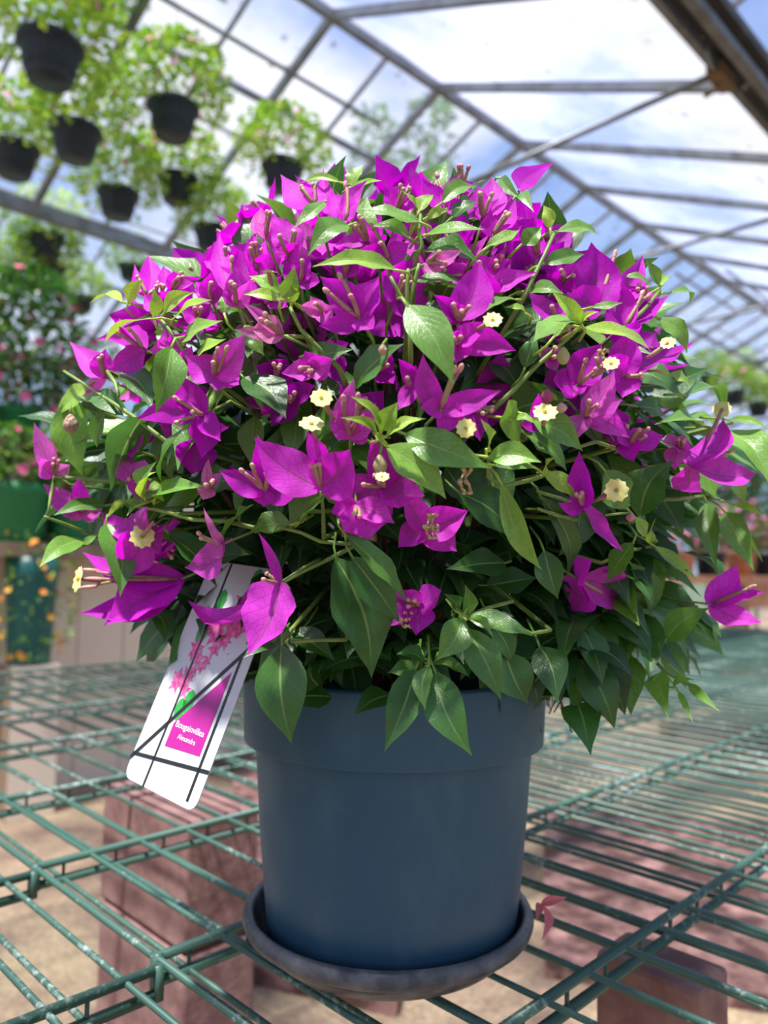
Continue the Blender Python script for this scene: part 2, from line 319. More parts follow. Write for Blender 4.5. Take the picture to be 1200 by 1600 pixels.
# ------------------------------------------------------------------ greenhouse frame (long axis along U)
ZG = 2.4; VD = ZG / 1.76; VC = ZG / 0.453; WB = VC - VD; VR = (VC + VD) / 2; ZR = 0.985 * VR
U0, U1 = -5.0, 24.0
def bar(name, a, b, w, h, m, parent, up=Vector((0, 0, 1))):
    a = Vector(a); b = Vector(b); d = (b - a); L = d.length / 2; d.normalize()
    sd = d.cross(up).normalized(); un = sd.cross(d).normalized()
    mb = MB(); mb.box((a + b) / 2, d * L, sd * (w / 2), un * (h / 2))
    return mb.build(name, m, parent, smooth=False)
def slope_z(v, bay):                     # roof height at v for a bay starting at gutter bay*WB+VD
    x = v - (VD + bay * WB); k = (ZR - ZG) / (WB / 2)
    return ZG + (x if x < WB / 2 else WB - x) * k
for bay in (-1, 0, 1):
    v0 = VD + bay * WB; vr = v0 + WB / 2; v1 = v0 + WB
    roof = tag(empty('ceiling', P3(9, vr, ZR)), kind='structure')
    base = roof.location.copy()
    def add(o): o.location = -base; return o
    add(bar('ridge_beam', P3(U0, vr, ZR), P3(U1, vr, ZR), .045, .07, M_alu, roof))
    for side, (va, ma) in enumerate(((v0, M_milky if bay == 0 else M_glass), (v1, M_glass))):
        if bay == 0 and side == 0: ma = M_milky
        vm = vr + (va - vr) * 0.31
        add(bar('purlin', P3(U0, vm, slope_z(vm, bay) - .02), P3(U1, vm, slope_z(vm, bay) - .02), .028, .04, M_alu, roof)) if side == 1 else None
        k0 = int((U0 - 2.82) / .965)
        us = [2.82 + .965 * k for k in range(k0, 23)]
        for i, u in enumerate(us):
            add(bar('rafter', P3(u, vr, ZR), P3(u, va, ZG), .04, .05, M_alu, roof))
            if side == 1: add(bar('glazing_bar', P3(u - .482, vr, ZR), P3(u - .482, va, ZG), .018, .03, M_alu, roof))
            if i + 1 < len(us):
                p = MB(); a_, b_ = us[i], us[i + 1]; e = Vector((0, 0, .03))
                q = [P3(a_, vr, ZR) + e, P3(b_, vr, ZR) + e, P3(b_, va, ZG) + e, P3(a_, va, ZG) + e]
                ids = [p.vert(x, (i / 4, i % 2)) for i, x in enumerate(q)]; p.face(ids)
                add(p.build('glass_sheet', ma, roof, smooth=False))
    if bay == 0:                          # film of grime low on the milky slope, above the gutter
        for k in range(1, 9):
            p = MB(); a_ = 2.82 + .965 * (k - 1) + .03; b_ = a_ + .90; e = Vector((0, 0, .022))
            va_, vb_ = VD + .05, VD + .95
            q = [(P3(a_, va_, slope_z(va_, 0)) + e, (0, 0)), (P3(b_, va_, slope_z(va_, 0)) + e, (0, 1)), (P3(b_, vb_, slope_z(vb_, 0)) + e, (1, 1)), (P3(a_, vb_, slope_z(vb_, 0)) + e, (1, 0))]
            p.face([p.vert(x, uv) for x, uv in q]); add(p.build('grime', M_grime, roof, smooth=False))
gl = ['dark dirty valley gutter overhead at the upper right', 'long grey gutter beam behind the hanging baskets at the left']
tr = 0
for bay, v in ((-1, VD - WB), (0, VD), (1, VC), (2, VC + WB)):
    tr += 1
    if bay == 0: rt = tag(empty('trim_%d' % tr, P3(9, v, ZG)), kind='structure')
    else: rt = tag(empty('trim_%d' % tr, P3(9, v, ZG)), kind='structure')
    base = rt.location.copy(); wd = .11 if bay == 0 else .05
    for o in (bar('gutter_channel', P3(U0, v - (wd - .05), ZG + .02), P3(U1, v - (wd - .05), ZG + .02), wd * 2, .05, M_gutter if bay == 0 else M_alu, rt),
              bar('gutter_lip', P3(U0, v, ZG - .03), P3(U1, v, ZG - .03), .03, .05, M_alu, rt),
              bar('gutter_pipe', P3(U0, v - .12, ZG - .07), P3(U1, v - .12, ZG - .07), .045, .045, M_alu, rt)): o.location = -base
# horizontal tie bars across each bay
for bay in (0, 1):
    for k in range(8):
        u = 3.58 + 1.78 * k; tr += 1
        if bay == 1 and k > 3: continue
        a = P3(u, VD + bay * WB, ZG - .02); b = P3(u, VC + bay * WB, ZG - .02)
        m = MB(); m.tube([a, b], .017, 10)
        tag(m.build('trim_%d' % tr, M_alu), kind='structure')
# gutter posts
for u in (-3.0, 9.0, 15.0, 21.0):
    for v in (VD, VC):
        tr += 1; m = MB(); m.box(P3(u, v, (ZG - CZ) / 2 - .03), U * .03, V * .03, Vector((0, 0, (ZG + CZ) / 2 - .03)))
        tag(m.build('trim_%d' % tr, M_alu, smooth=False), kind='structure')
# bracket and hook on the near gutter
br = tag(empty('gutter_bracket', P3(3.56, VD + .0, ZG - .06)), 'rusty bracket under the dark gutter where the first tie bar meets it', 'bracket')
m = MB(); m.box((0, 0, 0), U * .09, V * .035, Vector((0, 0, .03))); m.build('plate', M_bark, br, smooth=False)
m = MB(); m.tube([Vector((0, 0, 0)), Vector((0, 0, -.05)) + V * .02, V * .08 + Vector((0, 0, -.06))], .012, 8); m.build('bolt', M_bark, br)
hk = at_v(1108, 80, VD - .02)
m = MB(); pts = [Vector((0, 0, .35)) - U * .02, Vector((0, 0, .1)), Vector((0, 0, 0)) - U * .03, Vector((0, 0, -.06)) - U * .0, Vector((0, 0, -.06)) + U * .05, Vector((0, 0, -.0)) + U * .075, Vector((0, 0, .05)) + U * .09]
m.tube(pts, .006, 8); o = m.build('wire_hook', M_galv); o.location = hk
tag(o, 'bent pale wire hook hanging by the gutter at the upper right', 'hook')
# outer walls: glazed, with mullions
def glazed_wall(name, a, b, h):
    w = tag(empty(name, (a + b) / 2), kind='structure'); base = w.location.copy(); d = b - a; n = max(2, int(d.length / 1.6))
    for i in range(n + 1):
        p = a + d * (i / n); q = bar('mullion', p, p + Vector((0, 0, h)), .05, .05, M_alu, w, up=d.normalized()); q.location = -base
        if i < n:
            e = a + d * ((i + 1) / n); s = MB(); s.face([s.vert(x) for x in (p, e, e + Vector((0, 0, h)), p + Vector((0, 0, h)))])
            q = s.build('pane', M_milky, w, smooth=False); q.location = -base
    q = bar('sill_rail', a + Vector((0, 0, .8)), b + Vector((0, 0, .8)), .05, .06, M_alu, w); q.location = -base
z0 = -CZ
glazed_wall('wall_left', P3(U0, VC + WB, z0), P3(U1, VC + WB, z0), ZG + CZ - .02)
glazed_wall('wall_right', P3(U0, VD - WB, z0), P3(U1, VD - WB, z0), ZG + CZ - .02)
glazed_wall('wall_far', P3(U1, VD - WB, z0), P3(U1, VC + WB, z0), ZG + CZ - .02)
glazed_wall('wall_near', P3(U0, VD - WB, z0), P3(U0, VC + WB, z0), ZG + CZ - .02)

# ------------------------------------------------------------------ wire bench panels
BZ = -.3215                                  # wire centre height (camera relative)
WR = .0027; RR = .0042; SP = .0597
def bench(u0, u1, tv, v0, v1, label, ext=0.0):
    root = tag(empty('wire_bench', P3((u0 + u1) / 2, (v0 + v1) / 2, BZ)), label, 'bench', 'green wire bench panels')
    base = root.location.copy()
    def fin(m, name):
        o = m.build(name, M_wire, root); o.location = -base; return o
    n = int(round((u1 - u0) / SP))
    for k in range(n + 1):
        u = u0 + SP * k
        m = MB(); m.tube([P3(u, v0, BZ), P3(u, v1, BZ)], WR if k not in (0, n) or (ext and k == n) else RR * .8, 8); fin(m, 'wire')
        if k < n:
            m = MB(); m.tube([P3(u + SP / 2, v0, BZ - .0185), P3(u + SP / 2, v1, BZ - .0185)], WR, 8); fin(m, 'wire')
    for v in tv:
        m = MB(); m.tube([P3(u0, v, BZ + .001), P3(u1 + ext, v, BZ + .001)], RR, 10)
        m.tube([P3(u0, v, BZ - .0185), P3(u1 + ext, v, BZ - .0185)], RR * 1.12, 10)
        for j in range(1, 2 * n, 2): m.tube([P3(u0 + SP / 2 * j, v, BZ), P3(u0 + SP / 2 * j, v, BZ - .018)], .0019, 6)
        fin(m, 'truss')
        for u in (u0, u1 + ext):
            m = MB(); m.box(P3(u, v, BZ - .009), U * .0035, V * .005, Vector((0, 0, .0135))); fin(m, 'corner_tab')
    return root
TV = [-.19, .072, .338, .593, .852, 1.123, 1.432, 1.75, 2.08, 2.40]
bench(.334, .334 + SP * 36, TV, -.20, 2.405, 'green coated wire bench panel that carries the bougainvillea pot')
bench(.334 + SP * 36 + .012, .334 + SP * 72 + .012, TV, -.20, 2.405, 'green wire bench panel receding at the far right behind the plant')
bench(.298 - SP * 30, .298, [v - .017 for v in TV], -.22, 2.39, 'speckled green wire bench panel at the lower left corner of the picture', ext=.027)
# block piers that carry the bench
def pier(p, su, sv, label):
    r = tag(empty('block_pier', (p.x, p.y, 0)), label, 'pier', 'block piers under the wire bench'); top = CZ + BZ - .0315; n = 4; h = top / n
    for i in range(n):
        m = MB(); m.box((0, 0, h * (i + .5)), U * su, V * sv, Vector((0, 0, h / 2 - .002)))
        o = m.build('concrete_block', M_block, r, smooth=False)
        bv = o.modifiers.new('bevel', 'BEVEL'); bv.width = .006; bv.segments = 2
q = at_z(300, 1240, -.345); pier(q + V * .04, .06, .13, 'reddish concrete block pier under the bench behind the plant label')
q = at_z(1000, 1530, -.36); pier(q + U * .04, .032, .05, 'dark reddish block pier under the bench at the lower right')
pier(P3(1.8, 2.1, 0), .1, .1, 'reddish block pier under the far corner of the bench')
pier(P3(4.3, .6, 0), .1, .1, 'reddish block pier under the receding right end of the bench')
pier(P3(-1.1, .3, 0), .1, .1, 'reddish block pier under the near left panel of the bench')
def slab(pts, label, h=.045):
    m = MB(); lo = [m.vert((p.x, p.y, 0.001)) for p in pts]; hi = [m.vert((p.x, p.y, h)) for p in pts]; m.face(hi); m.face(lo[::-1]); n = len(pts)
    for i in range(n): m.face((lo[i], lo[(i + 1) % n], hi[(i + 1) % n], hi[i]))
    tag(m.build('paving_slab', M_slab, smooth=False), label, 'paving', 'pinkish paving under the bench')
zf = -CZ
def quad(*pp): return [at_z(x, y, zf + .045) for x, y in pp]
slab(quad((345, 1500), (620, 1560), (700, 1300), (370, 1150)), 'pinkish paving slab seen through the wires left of the pot')
slab(quad((850, 1500), (1230, 1560), (1300, 1290), (850, 1265)), 'dark pinkish paving slab seen through the wires right of the pot')

# ------------------------------------------------------------------ plant blades
LP = [(0, .05), (.08, .42), (.18, .74), (.3, .95), (.42, 1), (.55, .9), (.68, .66), (.8, .38), (.9, .15), (1, 0)]
BP = [(0, .22), (.07, .55), (.16, .82), (.28, .98), (.42, 1), (.56, .90), (.7, .66), (.82, .38), (.92, .13), (1, 0)]
def prof(P, t):
    for (a, x), (b, y) in zip(P, P[1:]):
        if t <= b: return x + (y - x) * (t - a) / (b - a)
    return 0
def blade(mb, b, t, hw, nrm, tone, P=LP, fold=.25, arch=.12, wave=.12, cup=0.0, nu=9, nv=4, rng=rnd, hook=0.0, m=0):
    b = Vector(b); t = Vector(t); a = t - b; L = a.length
    if L < 1e-5: return
    a /= L; nrm = Vector(nrm); nrm = nrm - a * nrm.dot(a)
    nrm = nrm.normalized() if nrm.length > 1e-4 else a.orthogonal().normalized()
    sd = a.cross(nrm); ph = rng.uniform(0, 6.28); fr = rng.uniform(1.6, 2.6); bend = rng.uniform(-.10, .10)
    rows = []
    for i in range(nu + 1):
        tt = i / nu; w = prof(P, tt) * hw
        c = b + a * (L * tt) + nrm * (arch * L * math.sin(PI * tt)) + sd * (bend * L * math.sin(PI * tt)) - nrm * hook * L * tt * tt * (1 if tt > .6 else .3)
        row = []
        if i == nu or w < 1e-6: row = [mb.vert(c, (.5, tt), tone)] * 1
        else:
            for j in range(-nv, nv + 1):
                s = j / nv
                z = fold * abs(s) * w + cup * s * s * w + wave * w * abs(s) ** 1.5 * math.sin(fr * 6.28 * tt + ph + (1.7 if s < 0 else 0))
                row.append(mb.vert(c + sd * (w * s * (1 - .15 * abs(fold + cup))) + nrm * z, (.5 + s / 2, tt), tone))
        rows.append(row)
    for r0, r1 in zip(rows, rows[1:]):
        if len(r1) == 1:
            for k in range(len(r0) - 1): mb.face((r0[k], r0[k + 1], r1[0]), m)
        else:
            for k in range(len(r0) - 1): mb.face((r0[k], r0[k + 1], r1[k + 1], r1[k]), m)

# canopy body
CC = O + Vector((.012, .68, .135)); CRX, CRY, CRZ = .262, .25, .212
def surf(x, y, o=0.0):
    d = ray(x, y); oc = O - CC; S = Vector((1 / CRX, 1 / CRY, 1 / CRZ))
    dd = Vector((d.x * S.x, d.y * S.y, d.z * S.z)); q = Vector((oc.x * S.x, oc.y * S.y, oc.z * S.z))
    A = dd.dot(dd); B = q.dot(dd); Cc = q.dot(q) - 1; disc = B * B - A * Cc
    t = (-B - math.sqrt(disc)) / A if disc > 0 else -B / A
    if y > 900 and 370 < x < 880:
        t = min(t, .50 / d.y)
    return O + d * (t - o)

plant = tag(empty('potted_bougainvillea', (.011, .68, CZ + BZ + WR + .002)), 'large magenta bougainvillea in a slate blue pot standing on the green wire bench', 'potted plant')
PB = plant.location.copy()
def pp(mb, name, m, par=plant):              # part of the plant
    return mb.build(name, m, par, loc=None) if False else _pp(mb, name, m, par)
def _pp(mb, name, m, par):
    o = mb.build(name, m, par)
    o.location = -PB if par is plant else (0, 0, 0)
    return o
# pot
m = MB(); H = .222
prof_pot = [(0, .004), (.094, .004), (.100, .0), (.104, .004), (.109, .05), (.1135, .10), (.1172, .150), (.1182, .1635), (.1182, .1645), (.1188, .165), (.1268, .165), (.1276, .1655), (.1278, .167), (.1284, .18), (.1295, .21), (.1305, H - .003), (.1295, H), (.126, H), (.1245, H - .003), (.1235, .18), (.1225, .165)]
m.lathe(prof_pot, PB + Vector((0, 0, .008)), 96); _pp(m, 'pot', M_pot, plant)
m = MB(); rings = []
for j in range(9):
    r = .1232 * j / 8
    rings.append([m.vert(PB + Vector((r * math.cos(2 * PI * k / 40), r * math.sin(2 * PI * k / 40), .185 + .012 * (1 - r / .1232) + rnd.uniform(-.003, .003)))) for k in range(40)])
for a, b in zip(rings, rings[1:]):
    for k in range(40): m.face((a[k], a[(k + 1) % 40], b[(k + 1) % 40], b[k]))
_pp(m, 'soil', M_soil, plant)
# saucer
m = MB()
ps = [(0, 0), (.088, 0), (.094, .001), (.104, .007), (.113, .015), (.1165, .019), (.1165, .021), (.1215, .0225), (.1255, .026), (.127, .031), (.1255, .036), (.1215, .0385), (.118, .037), (.1165, .033), (.114, .024), (.108, .014), (.1, .007), (.09, .004), (0, .004)]
m.lathe(ps, (0, 0, 0), 96); sa = m.build('plant_saucer', M_saucer); sa.location = PB + Vector((-.003, 0, -.001)); sa.scale = (.965, .965, .93)
tag(sa, 'round dark grey plastic saucer under the slate blue pot, on the wire bench', 'saucer')

# ---- hero leaves: base x y, tip x y, width px, tone, offset towards camera (m)
LEAVES = '''191 472 138 472 24 .85 0
200 472 224 437 24 .8 0
240 495 239 451 22 .85 .01
257 487 300 457 26 .85 .01
270 500 327 464 26 .85 .01
240 498 160 530 28 .9 .015
267 542 246 645 56 .55 .03
290 533 347 500 38 .65 .01
312 547 349 527 28 .8 .015
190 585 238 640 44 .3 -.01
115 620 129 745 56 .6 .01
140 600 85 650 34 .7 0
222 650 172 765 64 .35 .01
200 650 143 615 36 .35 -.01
165 640 152 700 32 .4 0
290 668 250 760 30 .5 .01
225 778 243 735 26 .85 .02
222 776 240 722 36 .6 .01
243 775 325 757 36 .62 .02
166 790 84 802 28 .4 .01
212 792 162 812 32 .72 .02
620 422 487 415 34 .78 .03
545 352 482 398 40 .6 .02
508 315 457 357 26 .6 .015
657 347 558 322 30 .62 .01
533 285 470 284 13 .75 0
548 293 597 282 13 .75 0
547 292 568 256 28 .7 -.01
655 330 678 303 26 .82 .01
653 330 625 297 17 .82 .01
667 340 702 328 16 .85 .01
668 366 757 358 28 .7 .01
640 372 580 350 36 .5 0
665 392 748 406 48 .35 0
650 440 723 440 32 .35 0
636 477 709 600 64 .55 .035
440 465 460 415 28 .7 .015
438 458 390 430 32 .65 .01
440 468 380 459 20 .85 .02
455 475 465 448 18 .8 .01
350 490 345 462 22 .6 0
387 520 412 555 28 .6 0
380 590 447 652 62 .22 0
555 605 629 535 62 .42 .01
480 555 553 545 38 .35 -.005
310 790 392 752 50 .25 -.01
345 845 394 785 44 .55 .01
455 820 388 832 46 .5 .012
467 818 532 760 40 .45 .01
603 697 698 780 62 .72 .035
632 678 768 730 58 .58 .02
593 680 551 618 32 .8 .035
597 672 622 628 36 .8 .03
603 682 666 652 20 .9 .035
590 678 534 652 16 .88 .03
760 703 752 654 36 .8 .025
763 714 846 722 42 .7 .03
772 727 840 732 24 .65 .02
812 690 795 624 46 .6 .01
832 655 912 704 50 .6 .02
800 655 838 662 15 .75 .02
820 677 887 736 44 .5 .01
783 755 848 892 38 .72 .025
717 770 806 845 68 .22 -.01
850 740 902 780 30 .75 .02
858 737 868 713 16 .9 .02
845 775 890 915 38 .35 0
690 317 747 290 30 .55 .01
706 340 745 313 32 .35 0
782 278 812 308 22 .5 0
812 303 833 328 20 .5 0
860 357 849 320 22 .85 .01
870 362 939 366 26 .6 .01
815 382 847 353 32 .5 0
850 412 914 396 32 .5 0
765 384 812 358 26 .72 .01
825 455 880 457 28 .55 0
908 505 862 452 28 .85 .03
909 508 934 486 14 .92 .03
912 512 1021 552 30 .85 .03
890 494 832 534 50 .6 .03
865 527 890 492 18 .7 .02
820 575 836 520 32 .3 0
808 468 760 481 22 .6 .01
822 490 788 478 18 .8 .01
925 480 973 471 16 .6 .01
1030 445 1009 405 20 .55 .01
1030 450 1051 433 13 .8 .01
1045 458 1080 471 15 .7 0
975 432 1018 447 16 .65 0
1028 497 1076 552 32 .55 .01
1090 668 1028 655 30 .5 .01
995 635 1042 648 34 .35 0
1045 585 1083 604 22 .7 .01
1072 618 1134 646 32 .5 .01
1140 656 1201 667 16 .72 .02
1127 675 1201 750 52 .62 .02
1000 806 1050 718 68 .42 .005
945 735 985 798 56 .6 -.005
1150 753 1166 786 22 .8 .01
1145 788 1192 807 12 .85 .01
1133 800 1178 890 38 .6 .01
1105 785 1120 887 34 .5 .01
992 808 1012 840 22 .75 .02
1027 846 1025 808 20 .8 .02
1022 853 1092 906 20 .75 .025
990 848 945 910 44 .5 .025
1015 872 1038 922 24 .55 .01
990 955 1015 1060 48 .42 .01
975 965 968 1057 30 .45 .01
1040 1000 1107 950 44 .5 .01
957 1065 1003 1080 32 .62 .01
1015 1058 1043 1122 34 .58 .01
1077 1068 1125 1111 16 .62 .01
1060 1080 1083 1127 10 .7 .01
1052 1075 1085 1062 12 .7 .01
900 1098 923 1176 56 .32 .01
888 1025 898 1122 36 .5 .01
925 975 876 1046 52 .25 .01
985 880 1012 967 38 .42 .005
850 860 872 937 44 .3 0
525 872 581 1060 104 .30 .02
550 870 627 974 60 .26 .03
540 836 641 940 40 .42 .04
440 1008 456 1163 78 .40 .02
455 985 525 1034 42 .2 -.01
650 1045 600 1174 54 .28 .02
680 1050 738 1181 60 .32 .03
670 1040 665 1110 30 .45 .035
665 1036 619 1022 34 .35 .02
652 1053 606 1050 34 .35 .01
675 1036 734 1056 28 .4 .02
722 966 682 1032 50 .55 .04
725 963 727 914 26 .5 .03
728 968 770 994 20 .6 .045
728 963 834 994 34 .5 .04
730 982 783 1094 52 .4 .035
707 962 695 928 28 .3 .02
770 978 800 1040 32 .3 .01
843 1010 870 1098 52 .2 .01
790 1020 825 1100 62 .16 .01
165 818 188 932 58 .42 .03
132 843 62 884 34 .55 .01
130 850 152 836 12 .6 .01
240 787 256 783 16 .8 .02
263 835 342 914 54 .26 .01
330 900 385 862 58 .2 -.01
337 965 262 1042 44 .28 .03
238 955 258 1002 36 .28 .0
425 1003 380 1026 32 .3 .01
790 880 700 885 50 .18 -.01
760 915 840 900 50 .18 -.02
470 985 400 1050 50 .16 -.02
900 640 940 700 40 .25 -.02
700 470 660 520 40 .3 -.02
'''
def lines(t): return [[float(a) for a in l.split()] for l in t.strip().splitlines()]
hero = lines(LEAVES)
NRM_UP = Vector((0, -.35, .55))
def leaf_from(b, t, hw, tone, mbx=None, rng=rnd, side=None, petiole=True, nu=10, nv=4):
    mid = (b + t) / 2
    n = (O - mid).normalized() * .8 + Vector((0, 0, .55)) + Vector((rng.uniform(-.35, .35), rng.uniform(-.2, .2), rng.uniform(-.3, .3)))
    mb = mbx or MB()
    blade(mb, b, t, hw, n, tone, LP, fold=rng.uniform(.12, .42), arch=rng.uniform(.03, .15), wave=rng.uniform(.05, .2), nu=nu, nv=nv, rng=rng, hook=rng.uniform(0, .06))
    if petiole:
        inn = (CC - b).normalized(); a = (t - b).normalized(); L = (t - b).length
        mb.tube([b + a * (L * .03), b - a * .006 + inn * .002, b - a * .010 + inn * .012], .0008, 6, tone=min(1, tone + .35), m=0)
    return mb
lt = 0
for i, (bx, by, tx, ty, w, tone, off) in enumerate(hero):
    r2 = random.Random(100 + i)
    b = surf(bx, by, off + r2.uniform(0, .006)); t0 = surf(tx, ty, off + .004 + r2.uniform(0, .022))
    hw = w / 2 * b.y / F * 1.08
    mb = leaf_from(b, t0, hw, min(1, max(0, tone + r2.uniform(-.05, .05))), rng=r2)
    hero[i].append((mb, (t0 - b).length * hw))
order = sorted(range(len(hero)), key=lambda i: -hero[i][7][1])
rest = MB()
def merge(dst, src):
    n = len(dst.v); dst.v += src.v; dst.uv += src.uv; dst.t += src.t; dst.m += src.m; dst.f += [tuple(i + n for i in f) for f in src.f]
for rank, i in enumerate(order):
    if rank < 100: _pp(hero[i][7][0], 'leaf', M_leaf, plant)
    else: merge(rest, hero[i][7][0])

